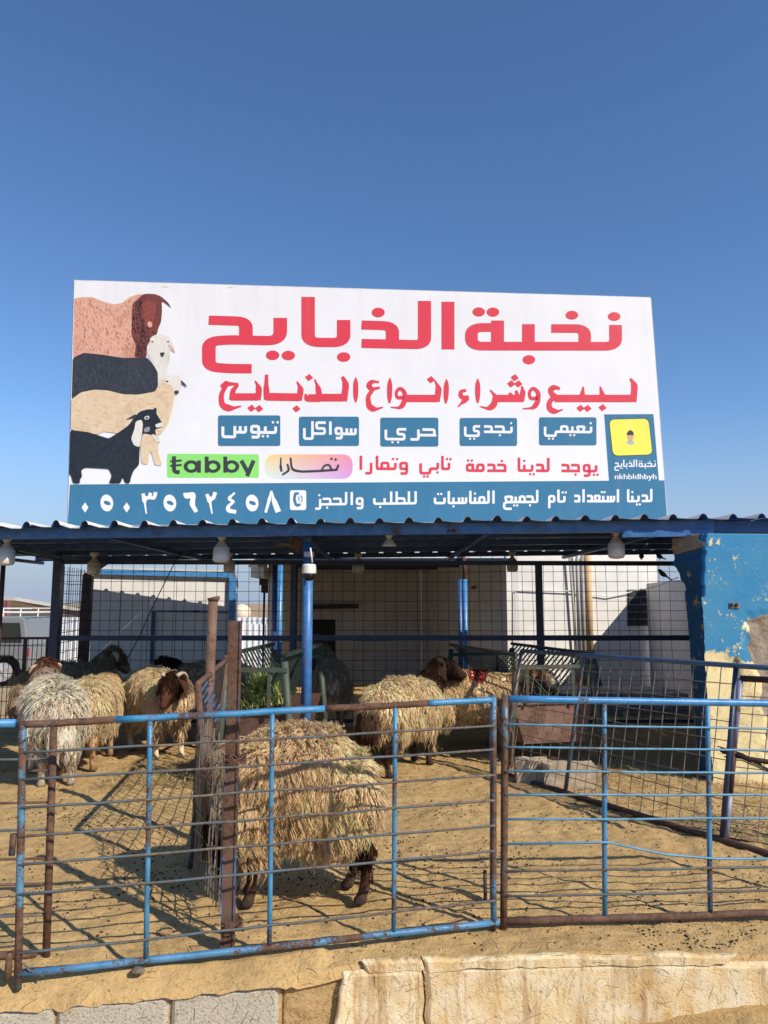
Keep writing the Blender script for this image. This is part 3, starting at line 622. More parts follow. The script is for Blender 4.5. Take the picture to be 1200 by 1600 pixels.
def dot(b, x, y, rx, ry, T, base=.010, n=16, a0=0):
    o = offs(base); b.add([S(*T(x + rx * math.cos(2 * math.pi * i / n + a0), y + ry * math.sin(2 * math.pi * i / n + a0)), o) for i in range(n)], [tuple(range(n))])
def finish(b, name, mat, par=None):
    return b.build(name, mat, par or sg, recalc=False)
rr_ = lambda x0, y0, x1, y1, r, sl=0: rounded([(x0, y0), (x1, y0 + sl), (x1, y1 + sl), (x0, y1)], r, 6, True)

# headline, drawn stroke by stroke (pen wider than tall)
KX = 1.46
def T1(x, y): return (300 + x * KX / 3.3333, 455 + y / 3.3333)
def T2(x, y): return (640 + x * KX / 3.3333, 455 + y / 3.3333)
def head(T, strokes, dots):
    b = MB()
    for pts, wd, r in strokes: pen(b, [(x / KX, y) for x, y in pts], wd, T, r, n=7)
    for x, y, rx, ry in dots: dot(b, x / KX, y, rx / KX, ry, T, n=24)
    return finish(b, 'headline_lettering', K_red)
head(T1, [([(87, 151), (281, 157), (281, 262)], 48.5, 34), ([(460, 139), (460, 259), (190, 253), (88, 262), (88, 395), (190, 403), (311, 404)], 48.5, 50)], [(420, 334, 35, 25), (502, 335, 35, 25)])
head(T1, [([(790, 150), (790, 268), (605, 266), (605, 30)], 48, 40)], [(790, 343, 35, 25)])
head(T1, [([(883, 176), (1044, 181), (1044, 275)], 47, 34), ([(883, 272), (1211, 279), (1211, 51)], 47, 36)], [(970, 111, 34, 25)])
head(T2, [([(200, 55), (200, 303)], 46, 0)], [])
head(T2, [([(1072, 176), (1074, 287), (322, 286), (322, 189), (440, 189)], 45, 40), ([(458, 153), (458, 275)], 46, 0), ([(619, 172), (619, 280)], 45, 0), ([(738, 194), (912, 195), (912, 280)], 44, 34)],
     [(360, 108, 33, 24), (434, 109, 33, 24), (845, 125, 33, 23), (1065, 132, 33, 23), (621, 357, 33, 24)])

# square lettering for labels and lines: every letter is a few strokes, written right to left
BL_ = .085; XH = .50
def letter(ch, form):
    """-> (advance, strokes, dots); x grows to the left; form: i n f s (start, middle, end, alone)"""
    st = []; dt = []; jr = form in 'nf'; B_ = BL_
    base = {'ب': 'tooth', 'ت': 'tooth', 'ن': 'tooth', 'ي': 'tooth', 'خ': 'ح', 'ج': 'ح', 'ذ': 'د', 'ز': 'ر'}.get(ch, ch)
    d_above = {'ت': 2, 'ن': 1, 'خ': 1, 'ذ': 1, 'ز': 1, 'ة': 2}.get(ch, 0); d_below = {'ب': 1, 'ي': 2, 'ج': 1}.get(ch, 0); dx = .2; dya = .78; dyb = -.17
    if base == 'tooth' and form in 'in':
        adv = .40; st += [[(.1, XH), (.1, B_), (adv, B_)]] if form == 'i' else [[(0, B_), (adv, B_)], [(.2, XH), (.2, B_)]]; dx = .12 if form == 'i' else .2
    elif ch in 'بت':
        adv = .92; st += [[(.1 if not jr else 0, XH if not jr else B_), (.1, B_), (.8, B_), (.8, XH)]] if not jr else [[(0, B_), (.78, B_), (.78, XH)]]
        if jr: st.append([(.2, XH), (.2, B_)])
        dx = .45
    elif ch == 'ي':
        if form == 'f': adv = .95; st += [[(0, B_), (.22, B_), (.22, -.24), (.85, -.24), (.85, .46)]]
        else: adv = .98; st += [[(.06, XH), (.40, XH), (.40, .13), (.14, .13), (.14, -.24), (.88, -.24), (.88, .46)]]
        dx = .5; dyb = -.47
    elif ch == 'ن': adv = .8; st += [[(.1, XH), (.1, -.1), (.7, -.1), (.7, .4)]]
    elif ch == 'ا': adv = .28 if not jr else .26; x = .14; st += [[(x, 1.0), (x, 0)]] if not jr else [[(0, B_), (.14, B_), (.14, 1.0)]]
    elif ch == 'ل':
        if form == 'i': adv = .34; st += [[(.13, 1.0), (.13, B_), (adv, B_)]]
        elif form == 'n': adv = .34; st += [[(0, B_), (adv, B_)], [(.17, 1.0), (.17, B_)]]
        else: adv = .72; st += [[(0, B_), (.12, B_)], [(.13, 1.0), (.13, -.30), (.62, -.30), (.62, .48)]]
    elif base == 'ح':
        if form in 'in': adv = .66; st += [[(.62, XH), (.14, XH), (.14, B_)], [(0.06 if form == 'i' else 0, B_), (adv, B_)]]; dx = .34
        else: adv = .72; st += [[(.66, XH + .04), (.2, XH + .04), (.2, B_)], [(0, B_), (.45, B_), (.66, .0), (.66, -.36), (.45, -.42), (.1, -.42)]]; dx = .4; dyb = -.17
    elif base == 'د': adv = .62; st += [[(.56, XH), (.14, XH), (.14, B_)], [(.06 if form == 's' else 0, B_), (.56, B_)]]; dx = .34
    elif base == 'ر': adv = .46; st += [[(.12, XH), (.12, -.24), (.44, -.24)]] + ([[(0, B_), (.12, B_)]] if jr else []); dx = .18
    elif ch in 'سش':
        if form in 'in': adv = .82; st += [[(0 if jr else .1, B_ if jr else XH), (.1, B_), (adv, B_)] if not jr else [(0, B_), (adv, B_)], [(.36, XH), (.36, B_)], [(.62, XH), (.62, B_)]] + ([[(.1, XH), (.1, B_)]] if jr else [])
        else: adv = 1.3; st += [[(.1, XH), (.1, B_), (.62, B_)], [(.36, XH), (.36, B_)], [(.62, XH), (.62, -.24), (1.2, -.24), (1.2, .46)]]
        dx = .36
    elif ch == 'ط': adv = .66; st += [[(0, B_), (adv, B_)], [(.08, B_), (.08, .46), (.52, .46), (.52, B_)], [(.52, 1.0), (.52, B_)]]
    elif ch == 'ع':
        if form == 'n': adv = .62; st += [[(0, B_), (adv, B_)], [(.2, B_), (.08, XH), (.54, XH), (.42, B_)]]
        elif form == 'f': adv = .76; st += [[(0, B_), (.16, B_), (.05, XH), (.6, XH), (.48, B_)], [(.16, B_), (.5, B_), (.68, 0), (.68, -.36), (.5, -.42), (.1, -.42)]]
        else: adv = .62; st += [[(.5, XH), (.14, XH), (.14, B_), (adv, B_)]]
    elif ch == 'م':
        if form in 'in': adv = .58; st += [[(0 if jr else .1, B_), (adv, B_)], [(.1, B_), (.1, XH), (.46, XH), (.46, B_)]]
        else: adv = .56; st += [[(.1, B_), (.46, B_), (.46, XH), (.1, XH), (.1, B_)], [(.46, B_), (.46, -.42)]]
    elif ch == 'و': adv = .56; st += [[(.12, B_), (.46, B_), (.46, XH), (.12, XH), (.12, -.24), (.46, -.24)]] + ([[(0, B_), (.12, B_)]] if jr else [])
    elif ch == 'ك': adv = .72; st += [[(.05, .90), (.60, .90), (.60, .47), (.12, .47), (.12, B_), (adv, B_)]]
    elif ch == 'ة': adv = .62; st += [[(0, B_), (.5, B_), (.5, XH), (.16, XH)], [(.16, XH + .06), (.16, B_)]]; dx = .33; dya = .80
    elif ch == 'ء': adv = .4; st += [[(.3, .4), (.1, .4), (.1, .2), (.34, .2)]]
    else: adv = .4
    for k in range(d_above): dt.append((dx + (k - (d_above - 1) / 2) * .23, dya))
    for k in range(d_below): dt.append((dx + (k - (d_below - 1) / 2) * .23, dyb))
    return adv, st, dt
NOJOIN = set('اأدذرزوءة ')
def square_text(text, xr, xl, yr, yl, asc, mat, par=None, name='lettering', sw=.165, gap=.09, base=.013):
    """text between picture points xr (start) and xl (end); yr/yl = baseline at either end; asc = height of a tall letter"""
    x = 0; S_ = []; D_ = []
    for i, ch in enumerate(text):
        if ch == ' ': x += .34; continue
        p = text[i - 1] if i else ' '; q = text[i + 1] if i + 1 < len(text) else ' '
        jr = p not in NOJOIN; jl = ch not in NOJOIN and q != ' '
        form = 'n' if jr and jl else 'f' if jr else 'i' if jl else 's'
        adv, st, dt = letter(ch, form)
        S_ += [[(x + a, b_) for a, b_ in s] for s in st]; D_ += [(x + a, b_) for a, b_ in dt]
        x += adv + (0 if jl else gap)
    x -= gap; k = (xr - xl) / x
    def T(a, y): px = xr - a * k; return (px, yr + (yl - yr) * (xr - px) / (xr - xl) - y * asc)
    b = MB(); ax = asc / k   # pen keeps an even width in the picture
    for s in S_: pen(b, [(p_[0] / ax, p_[1]) for p_ in s], sw, lambda a, y: T(a * ax, y), .13, base, n=4)
    for (a, y) in D_: dot(b, a / ax, y, .088, .088, lambda a, y: T(a * ax, y), base, 12)
    return finish(b, name, mat, par)

# second line: traditional bold letters from Blender's own font, thickened by overlaid copies
AF = {'ا': (0xFE8D, 2), 'ب': (0xFE8F, 4), 'ة': (0xFE93, 2), 'ت': (0xFE95, 4), 'ج': (0xFE9D, 4), 'ح': (0xFEA1, 4), 'خ': (0xFEA5, 4), 'د': (0xFEA9, 2), 'ذ': (0xFEAB, 2), 'ر': (0xFEAD, 2), 'ز': (0xFEAF, 2), 'س': (0xFEB1, 4), 'ش': (0xFEB5, 4), 'ط': (0xFEC1, 4), 'ع': (0xFEC9, 4), 'ك': (0xFED9, 4), 'ل': (0xFEDD, 4), 'م': (0xFEE1, 4), 'ن': (0xFEE5, 4), 'و': (0xFEED, 2), 'ي': (0xFEF1, 4), 'ء': (0xFE80, 1)}
def shape_ar(s):
    out = []; n = len(s)
    for i, ch in enumerate(s):
        if ch not in AF: out.append(ch); continue
        b, k = AF[ch]; p = s[i - 1] if i else ' '; q = s[i + 1] if i + 1 < n else ' '
        pj = p == 'ـ' or (p in AF and AF[p][1] == 4); nj = (q == 'ـ' or (q in AF and AF[q][1] > 1)) and k == 4
        out.append(chr(b + (0 if k == 1 else (1 if pj else 0) if k == 2 else (3 if pj and nj else 1 if pj else 2 if nj else 0))))
    return ''.join(out)[::-1]
def font_text(text, x0, y0, x1, y1, mat, par=None, fat=((0, 0),), base=.007, name='lettering', offset=0.0, skew=0.0):
    cu = bpy.data.curves.new('t', 'FONT'); cu.body = text; cu.offset = offset; cu.resolution_u = 3
    o = bpy.data.objects.new('t', cu); COL.objects.link(o); dg = bpy.context.evaluated_depsgraph_get(); me = o.evaluated_get(dg).to_mesh()
    V = [v.co.copy() for v in me.vertices]; F = [tuple(p.vertices) for p in me.polygons]; o.evaluated_get(dg).to_mesh_clear(); bpy.data.objects.remove(o); bpy.data.curves.remove(cu)
    if not V: return None
    xa, xb = min(v.x for v in V), max(v.x for v in V); ya, yb = min(v.y for v in V), max(v.y for v in V); b = MB()
    for fx, fy in fat:
        of = offs(base)
        b.add([S(x0 + (v.x - xa) / (xb - xa) * (x1 - x0) + fx, y1 - (v.y - ya) / (yb - ya) * (y1 - y0) + fy + skew * ((v.x - xa) / (xb - xa) - .5), of) for v in V], F)
    return finish(b, name, mat, par)
def tag_word(ox, strokes, dots):
    b = MB(); T = lambda x, y: (ox + x / 3.3333, 580 + y / 3.3333)
    for pts, wd in strokes: pen(b, pts, [v * 1.22 for v in wd] if isinstance(wd, list) else wd * 1.06, T, 22, n=4)
    for x, y in dots: dot(b, x, y, 22, 19, T, .010, 4, .12)
    return finish(b, 'tagline_lettering', K_red)
tag_word(320, [([(84, 82), (112, 66), (176, 68)], [16, 30, 10]), ([(172, 72), (146, 100), (140, 150)], [14, 22, 22]), ([(110, 78), (84, 122), (90, 182), (135, 196), (190, 182)], [18, 22, 26, 30, 6]), ([(134, 134), (278, 134)], 36), ([(262, 50), (284, 88), (276, 150)], [6, 26, 26])], [(243, 193), (283, 195)])
tag_word(320, [([(322, 18), (320, 90), (324, 148)], [14, 24, 26]), ([(318, 133), (494, 136)], 38), ([(480, 54), (502, 94), (490, 152)], [6, 26, 26])], [(477, 196)])
tag_word(320, [([(572, 42), (592, 90), (598, 156)], [6, 24, 26]), ([(524, 118), (530, 140), (600, 140)], [8, 30, 34])], [(543, 33)])
tag_word(320, [([(596, 138), (722, 138)], 38), ([(716, 28), (736, 66), (724, 156)], [14, 28, 28])], [])
tag_word(320, [([(786.0, 32.0), (786.0, 47.6), (786.0, 71.0), (786.0, 97.0), (786.0, 123.0), (786.0, 146.4), (786.0, 162.0)], [6, 17, 22, 22, 21, 17, 8])], [])
tag_word(320, [([(908, 58), (872, 52), (850, 74), (868, 94), (912, 86)], [8, 20, 22, 22, 10]), ([(880, 92), (848, 130), (856, 186), (884, 200), (928, 188)], [16, 20, 26, 26, 6])], [])
tag_word(320, [([(964.0, 36.0), (963.8, 51.6), (963.4, 75.0), (963.0, 101.0), (962.6, 127.0), (962.2, 150.4), (962.0, 166.0)], [6, 17, 22, 22, 21, 17, 8])], [])
tag_word(320, [([(1042, 134), (1000, 142), (996, 106), (1018, 86), (1044, 112), (1040, 160), (1020, 192), (968, 188)], [16, 13, 14, 15, 18, 22, 22, 5]), ([(1036, 142), (1212, 142)], 36), ([(1198, 48), (1220, 90), (1208, 158)], [6, 26, 26])], [(1178, 44)])
tag_word(660, [([(126.0, 42.0), (125.5, 57.1), (124.8, 79.8), (124.0, 105.0), (123.2, 130.2), (122.5, 152.9), (122.0, 168.0)], [6, 17, 22, 22, 21, 17, 8])], [])
tag_word(660, [([(228, 100), (198, 104), (200, 138), (242, 136)], [12, 18, 20, 16]), ([(236, 138), (214, 158), (184, 186)], [22, 20, 6])], [])
tag_word(660, [([(288.0, 40.0), (288.0, 55.1), (288.0, 77.8), (288.0, 103.0), (288.0, 128.2), (288.0, 150.9), (288.0, 166.0)], [6, 17, 22, 22, 21, 17, 8])], [])
tag_word(660, [([(352, 98), (382, 130), (374, 176), (346, 196), (300, 184)], [6, 24, 28, 24, 5]), ([(376, 142), (524, 142)], 36), ([(454, 112), (462, 130)], [10, 22]), ([(488, 100), (494, 130)], [10, 22]), ([(518, 78), (524, 110), (516, 158)], [8, 24, 22])], [(462, 66), (500, 66), (481, 34)])
tag_word(660, [([(602, 138), (560, 146), (556, 106), (578, 86), (606, 112), (600, 164), (578, 192), (522, 196)], [16, 13, 14, 15, 18, 22, 22, 5])], [])
tag_word(660, [([(716, 92), (688, 82), (664, 96), (676, 124), (700, 142)], [12, 24, 22, 22, 30]), ([(690, 134), (658, 160), (662, 200), (694, 212), (732, 200)], [20, 22, 24, 24, 5]), ([(690, 142), (1100, 142)], 36), ([(838, 80), (832, 130)], [6, 26]), ([(926, 80), (938, 130)], [6, 26]), ([(1082, 38), (1106, 72), (1098, 160)], [10, 28, 28])], [(823, 193), (860, 194), (938, 190)])
# blue name plates
for txt, x0, y0, x1, y1, tr, tl, by, asc, off_ in (('نعيمي', 842, 652, 932, 696, 926, 849, 677, 20, 0), ('نجدي', 718, 653, 808, 697, 802, 724, 677, 20, 0), ('حري', 594, 652.5, 685, 698, 684, 599, 682, 21, 0), ('سواكل', 467, 651, 561, 697, 558, 473, 680, 21, 0), ('تيوس', 340.5, 649, 438, 697, 434, 345, 678, 23, 0)):
    p = poly(rr_(x0, y0, x1, y1, 4), K_blue); pl = finish(p, 'name_plate', K_blue)
    square_text(txt, tr, tl, by, by - 1, asc, K_white, pl, sw=.2)
# service line in red
for txt, xr, xl, yr, yl in (('يوجد', 934, 876, 738, 737.5), ('لدينا', 860, 808, 737.5, 737), ('خدمة', 793, 727, 737.5, 737), ('تابي', 704, 655, 734.5, 734), ('وتمارا', 639, 560, 734.5, 734)):
    square_text(txt, xr, xl, yr, yl, 22, K_red, sw=.185)
# bottom band
band = finish(poly([(109, 757), (1038, 750.5), (1042.3, 811.8), (105.7, 821.6)], K_blue, .002), 'bottom_band', K_blue)
for txt, xr, xl, yr, yl in (('لدينا', 1020, 979, 784.5, 785), ('استعداد', 968, 896, 785, 785), ('تام', 884, 856, 785.5, 785.5), ('لجميع', 842, 786, 786, 786.5), ('المناسبات', 774, 677, 787, 788), ('للطلب', 653, 581, 788, 789), ('والحجز', 569, 492, 789, 790)):
    square_text(txt, xr, xl, yr, yl, 20.5, K_white, band, sw=.185)
# telephone plate
ph = finish(poly(rr_(453, 766, 478.5, 797, 4), K_white, .012), 'telephone_plate', K_white, band)
b = MB(); TP = lambda x, y: (x, y)
pen(b, [(462, 770), (459.5, 780), (463, 790)], 4.2, TP, 4, .020); pen(b, [(461.5, 770.5), (467, 771.5)], 3.6, TP, 0, .020); pen(b, [(463, 790.5), (469.5, 788)], 4, TP, 0, .020)
pen(b, [(466, 776), (467.5, 780), (467, 783)], 1.3, TP, 1, .020); pen(b, [(470, 774), (472.5, 780), (471, 785)], 1.3, TP, 1, .020); b.build('handset', K_blue, band, recalc=False)
# digits
def dig(px, strokes):
    b = MB()
    for pts, wd, r in strokes: pen(b, pts, wd, lambda x, y: (px + x, y), r, .013, n=4)
    finish(b, 'digit', K_white, band)
for px in (133, 198): b = MB(); dot(b, px, 793, 5.4, 8, TP, .013, 4, math.pi / 2); finish(b, 'digit', K_white, band)
def five(px):
    b = MB(); o = offs(.013); n = 20; A_ = [(px + 10 * math.cos(a) + .6 * math.sin(a), 786 + 13.2 * math.sin(a)) for a in np.linspace(0, 2 * math.pi, n, False)]; H_ = [(px + .5 + 5.4 * math.cos(a), 786 + 1.5 * math.cos(a) + 3.2 * math.sin(a)) for a in np.linspace(0, 2 * math.pi, n, False)]
    b.add([S(*p, o) for p in A_ + H_], [(i, (i + 1) % n, n + (i + 1) % n, n + i) for i in range(n)]); finish(b, 'digit', K_white, band)
for px in (167, 265.5, 394): five(px)
dig(232, [([(-8.5, 771), (-6, 783), (-3.2, 803)], [5, 8, 5, 2], 3), ([(-7, 777), (1, 779), (3.5, 770)], 5.5, 4), ([(2, 777), (9, 779), (11.5, 769)], 5.5, 4)])
dig(299, [([(-10, 770), (-9, 777), (-2, 776), (2, 772)], 5.5, 3), ([(-8, 773), (4, 771), (1, 788), (8, 800)], [5, 6, 9, 6], 4)])
dig(329, [([(-6, 772), (-1, 783), (2.4, 803)], [5, 8, 6, 2], 3), ([(-4, 778), (4, 780), (7.5, 769)], 6, 4)])
dig(362, [([(5, 770), (-3, 777), (-3, 781), (4, 783)], [3, 6, 6, 3], 3), ([(4, 783), (-6, 792), (-5, 798), (7, 800)], [4, 7, 7, 6], 3)])
dig(424, [([(0, 767), (-3, 780), (-9, 801)], [3, 6, 4], 4), ([(0, 767), (4, 782), (11, 800)], [3, 7, 9], 4)])
# green plate
gpz = finish(poly(rounded([(261, 709), (404.5, 710), (404.5, 746.5), (261, 746.5)], 3, 4, True), K_green), 'green_plate', K_green); b = MB()
pen(b, [(272, 713), (272, 737), (281, 738)], 6.2, TP, 6, .013); pen(b, [(266, 721), (284, 719.5)], 3.2, TP, 0, .013); pen(b, [(266, 728), (284, 726.5)], 3.2, TP, 0, .013)
def ring(cx_, cy_, rx, ry, wd): 
    o = offs(.013); n = 28; b.add([S(cx_ + rx * math.cos(a), cy_ + ry * math.sin(a), o) for a in np.linspace(0, 2 * math.pi, n, False)] + [S(cx_ + (rx - wd) * math.cos(a), cy_ + (ry - wd * .8) * math.sin(a), o) for a in np.linspace(0, 2 * math.pi, n, False)], [(i, (i + 1) % n, n + (i + 1) % n, n + i) for i in range(n)])
ring(299, 729, 12, 9.8, 6.0); pen(b, [(311, 719.5), (311, 738.5)], 6, TP, 0, .013)
for xx in (326, 355): ring(xx + 7, 729, 12, 9.8, 6.0); pen(b, [(xx - 3, 713.5), (xx - 3, 738.5)], 6, TP, 0, .013)
pen(b, [(377, 719.5), (387, 737.5)], 6.4, TP, 0, .013); pen(b, [(396.5, 719.5), (386, 744)], 6.4, TP, 0, .013); finish(b, 'lettering', K_dark, gpz)
# multicoloured plate
bb = NB('print_rainbow'); z = bb.n.new('ShaderNodeVectorMath'); x_, y_, z_ = bb.xyz()
plc = S(482, 729) - S(575, 812); hx = bb.ramp(bb.math('SUBTRACT', x_, plc.x), -.45, .45); hz = bb.ramp(bb.math('SUBTRACT', z_, plc.z), .13, -.13)
c_ = bb.mix(hx, (.85, .62, .22), (.80, .26, .34)); d_ = bb.mix(hx, (.62, .80, .74), (.62, .30, .72)); bb.col(bb.mix(bb.math('MULTIPLY', hz, 1.0), c_, d_)); bb.rough(.35)
rp = finish(poly(rr_(414, 710, 551, 748, 17), bb.m), 'rainbow_plate', bb.m); b = MB()
pen(b, [(439, 715), (438.5, 729), (440, 737)], [2, 4, 3.5], TP, 3, .013); pen(b, [(449, 725), (452, 735), (441, 742)], [3, 4, 3], TP, 4, .013); pen(b, [(454, 715), (456, 734), (470, 737), (498, 736), (527, 734)], [3, 4, 3.6, 3.6, 3.6], TP, 6, .013)
pen(b, [(503, 734), (507, 727), (515, 726), (518, 734)], 3.2, TP, 4, .013); pen(b, [(526, 734.5), (529, 726)], 3.6, TP, 0, .013)
dot(b, 518, 717, 2.4, 2.4, TP, .013, 4, 0); dot(b, 524.5, 718, 2.4, 2.4, TP, .013, 4, 0); finish(b, 'lettering', K_dark, rp)
# contact box on the right (its square code is left out)
ctb = finish(poly([(944, 647.5), (1021, 647), (1029.5, 751), (951.5, 751.3)], K_blue, .0025), 'contact_box', K_blue)
yp = finish(poly(rounded([(951, 655), (1013.5, 653.5), (1020, 711), (957, 713)], 9, 6, True), K_dark, .012), 'plate_outline', K_dark, ctb)
finish(poly(rounded([(951.8, 655.8), (1012.8, 654.3), (1019.2, 710.2), (957.8, 712.2)], 8.5, 6, True), K_yellow, .02), 'yellow_plate', K_yellow, ctb)
b = MB(); dot(b, 985, 691.5, 6, 3.6, TP, .027, 14); finish(b, 'portrait_shirt', sign_mat('print_grey', (.40, .47, .50)), ctb)
b = MB(); dot(b, 984.8, 682, 4.6, 7.6, TP, .034, 18); finish(b, 'portrait_face', sign_mat('print_face', (.62, .36, .25)), ctb)
b = MB(); o_ = offs(.041); b.add([S(984.6 + 5.4 * math.cos(a), 680 - 7.6 * math.sin(a), o_) for a in np.linspace(0, math.pi, 12)], [tuple(range(12))]); finish(b, 'portrait_cap', K_dark, ctb)
for t_, xr, xl in (('نخبة', 1025, 997), ('الذبايح', 996, 960)): square_text(t_, xr, xl, 729.5, 730, 11.5, K_white, ctb, sw=.18, base=.014)
font_text('nkhbldhbyh', 960.5, 740.5, 1025.5, 751.5, K_white, ctb, ((0, 0), (.35, 0), (-.35, 0)), .014)

# the four printed animals
AZ = lambda x, y: (100 + x / 4.848, 440 + y / 4.848)
def apr(pts, mat, base, name): return finish(poly([tuple(p) for p in rounded(pts, 16, 3, True)], mat, base, T=AZ), name, mat)
apr([(78, 125), (150, 118), (215, 118), (290, 150), (380, 172), (440, 162), (500, 115), (560, 97), (600, 95), (625, 575), (450, 578), (200, 545), (68, 577)], K_tan, .006, 'printed_ram')
apr([(520, 165), (560, 132), (600, 95), (640, 92), (690, 95), (735, 112), (790, 160), (815, 205), (770, 168), (740, 150), (743, 230), (735, 310), (715, 350), (705, 400), (660, 435), (630, 490), (625, 577), (535, 573), (545, 480), (510, 400), (515, 250)], K_brown, .013, 'printed_ram_head')
apr([(595, 160), (650, 140), (690, 150), (700, 220), (672, 330), (640, 350), (615, 320), (600, 240)], streaky('print_face_red', (.28, .07, .045), (.12, .03, .025), 20, 20), .02, 'printed_ram_face')
apr([(630, 310), (655, 300), (672, 320), (668, 345), (640, 350)], K_tan, .027, 'printed_muzzle')
apr([(68, 578), (150, 540), (300, 555), (450, 580), (630, 575), (690, 650), (712, 680), (712, 800), (680, 850), (600, 855), (480, 862), (300, 832), (200, 827), (60, 890)], K_black, .020, 'printed_black_sheep')
apr([(650, 430), (690, 405), (760, 403), (800, 420), (830, 490), (845, 545), (806, 510), (800, 600), (780, 680), (760, 730), (712, 778), (712, 690), (690, 650), (640, 570), (630, 540), (655, 470)], K_pale, .027, 'printed_white_head')
apr([(722, 540), (768, 535), (750, 575), (738, 572)], K_dark, .034, 'printed_nose')
for q in ((672, 456), (790, 456)): apr([(q[0] - 10, q[1] - 3), (q[0] + 8, q[1] - 5), (q[0] + 6, q[1] + 7), (q[0] - 6, q[1] + 6)], K_dark, .034, 'printed_eye')
apr([(785, 470), (830, 500), (845, 545), (806, 512)], streaky('print_ear_pink', (.62, .36, .30), (.7, .5, .42), 20, 20), .034, 'printed_ear')
apr([(57, 895), (130, 840), (230, 820), (330, 825), (450, 855), (560, 858), (690, 835), (715, 790), (760, 735), (800, 712), (860, 710), (890, 735), (886, 790), (880, 840), (850, 858), (835, 870), (830, 930), (790, 1080), (740, 1150), (715, 1160), (715, 1300), (745, 1395), (690, 1390), (665, 1300), (655, 1285), (640, 1330), (640, 1385), (590, 1380), (580, 1250), (575, 1150), (500, 1130), (400, 1150), (300, 1135), (260, 1158), (150, 1145), (52, 1120)], K_skin, .034, 'printed_cream_sheep')
apr([(765, 735), (800, 712), (860, 710), (890, 735), (886, 790), (880, 838), (850, 856), (838, 850), (820, 790), (770, 775)], K_pale, .041, 'printed_cream_head')
apr([(835, 828), (870, 825), (872, 845), (850, 858), (838, 850)], K_dark, .048, 'printed_nose'); apr([(884, 745), (915, 770), (938, 805), (890, 775)], K_dark, .048, 'printed_ear')
apr([(770, 752), (795, 752), (790, 764), (775, 764)], K_dark, .048, 'printed_eye'); apr([(745, 760), (775, 745), (730, 800), (718, 805)], K_skin, .048, 'printed_ear')
apr([(50, 1125), (180, 1140), (340, 1190), (420, 1140), (490, 1090), (540, 1022), (575, 985), (640, 967), (680, 970), (690, 955), (704, 960), (700, 1000), (745, 1070), (748, 1105), (690, 1120), (700, 1170), (650, 1160), (600, 1150), (575, 1260), (570, 1390), (530, 1430), (510, 1480), (500, 1530), (465, 1530), (445, 1480), (430, 1530), (340, 1530), (365, 1470), (340, 1420), (160, 1410), (130, 1430), (140, 1480), (120, 1500), (125, 1530), (70, 1530), (55, 1470), (40, 1460)], streaky('print_black_goat', (.012, .015, .02), (.03, .034, .042), 20, 20), .041, 'printed_goat')
apr([(545, 1060), (590, 1045), (600, 1080), (590, 1180), (575, 1257), (530, 1240), (510, 1190), (535, 1120)], K_pale, .048, 'printed_ear'); apr([(465, 1050), (540, 1005), (560, 1015), (530, 1040)], K_dark, .048, 'printed_ear')
apr([(690, 1085), (745, 1065), (750, 1100), (700, 1108)], K_pale, .048, 'printed_muzzle'); apr([(668, 1150), (700, 1170), (740, 1215), (710, 1222), (680, 1190)], K_pale, .048, 'printed_beard')
apr([(608, 1025), (645, 1015), (650, 1040), (615, 1050)], K_pale, .048, 'printed_eye_patch'); apr([(618, 1028), (640, 1026), (638, 1040), (620, 1042)], K_dark, .055, 'printed_eye'); apr([(605, 1115), (650, 1095), (655, 1135), (610, 1145)], sign_mat('print_grey_cheek', (.28, .28, .29)), .048, 'printed_cheek')
def inside(p, q):
    c = False; j = len(q) - 1
    for i in range(len(q)):
        if (q[i][1] > p[1]) != (q[j][1] > p[1]) and p[0] < (q[j][0] - q[i][0]) * (p[1] - q[i][1]) / (q[j][1] - q[i][1]) + q[i][0]: c = not c
        j = i
    return c
def printed_hair(area, n, ln, wd, mat, o, slope=(.25, 1.0), seed=1):
    rr = random.Random(seed); xs = [p[0] for p in area]; ys = [p[1] for p in area]; b = MB(); k = 0; t = 0
    while k < n and t < n * 20:
        t += 1; x, y = rr.uniform(min(xs), max(xs)), rr.uniform(min(ys), max(ys)); l = rr.uniform(*ln); dx, dy = slope[0] * l + rr.gauss(0, .15 * l), slope[1] * l
        e = (x + dx, y + dy)
        if not (inside((x, y), area) and inside(e, area)): continue
        w_ = rr.uniform(*wd); m = (x + dx * .5 + rr.gauss(0, w_), y + dy * .5); nx, ny = dy / l, -dx / l; of = o + .00001 * (k % 50)
        b.add([S(*AZ(*p), of) for p in ((x, y), (m[0] + nx * w_, m[1] + ny * w_), e, (m[0] - nx * w_, m[1] - ny * w_))], [(0, 1, 2, 3)]); k += 1
    return b.build('printed_hair', mat, sg, kind='stuff', recalc=False)
RAM = [(82, 135), (150, 124), (215, 124), (290, 156), (380, 178), (440, 168), (500, 125), (520, 165), (512, 250), (508, 400), (540, 480), (535, 560), (450, 570), (200, 540), (75, 565)]; HEAD = [(525, 175), (560, 140), (590, 115), (595, 240), (615, 330), (650, 360), (700, 350), (700, 400), (655, 440), (628, 490), (620, 570), (540, 568), (548, 480), (515, 400), (518, 250)]
BLK = [(72, 590), (150, 550), (300, 565), (450, 590), (625, 585), (685, 655), (705, 690), (705, 795), (675, 842), (600, 848), (480, 855), (300, 825), (200, 820), (66, 880)]; CRM = [(62, 900), (130, 848), (230, 828), (330, 833), (450, 862), (560, 866), (690, 845), (760, 780), (830, 880), (800, 1040), (740, 1140), (590, 1130), (500, 1120), (400, 1140), (300, 1125), (150, 1135), (56, 1110)]; GOAT = [(56, 1135), (180, 1150), (340, 1200), (420, 1150), (500, 1095), (500, 1190), (560, 1280), (555, 1390), (500, 1430), (350, 1410), (160, 1400), (60, 1450)]
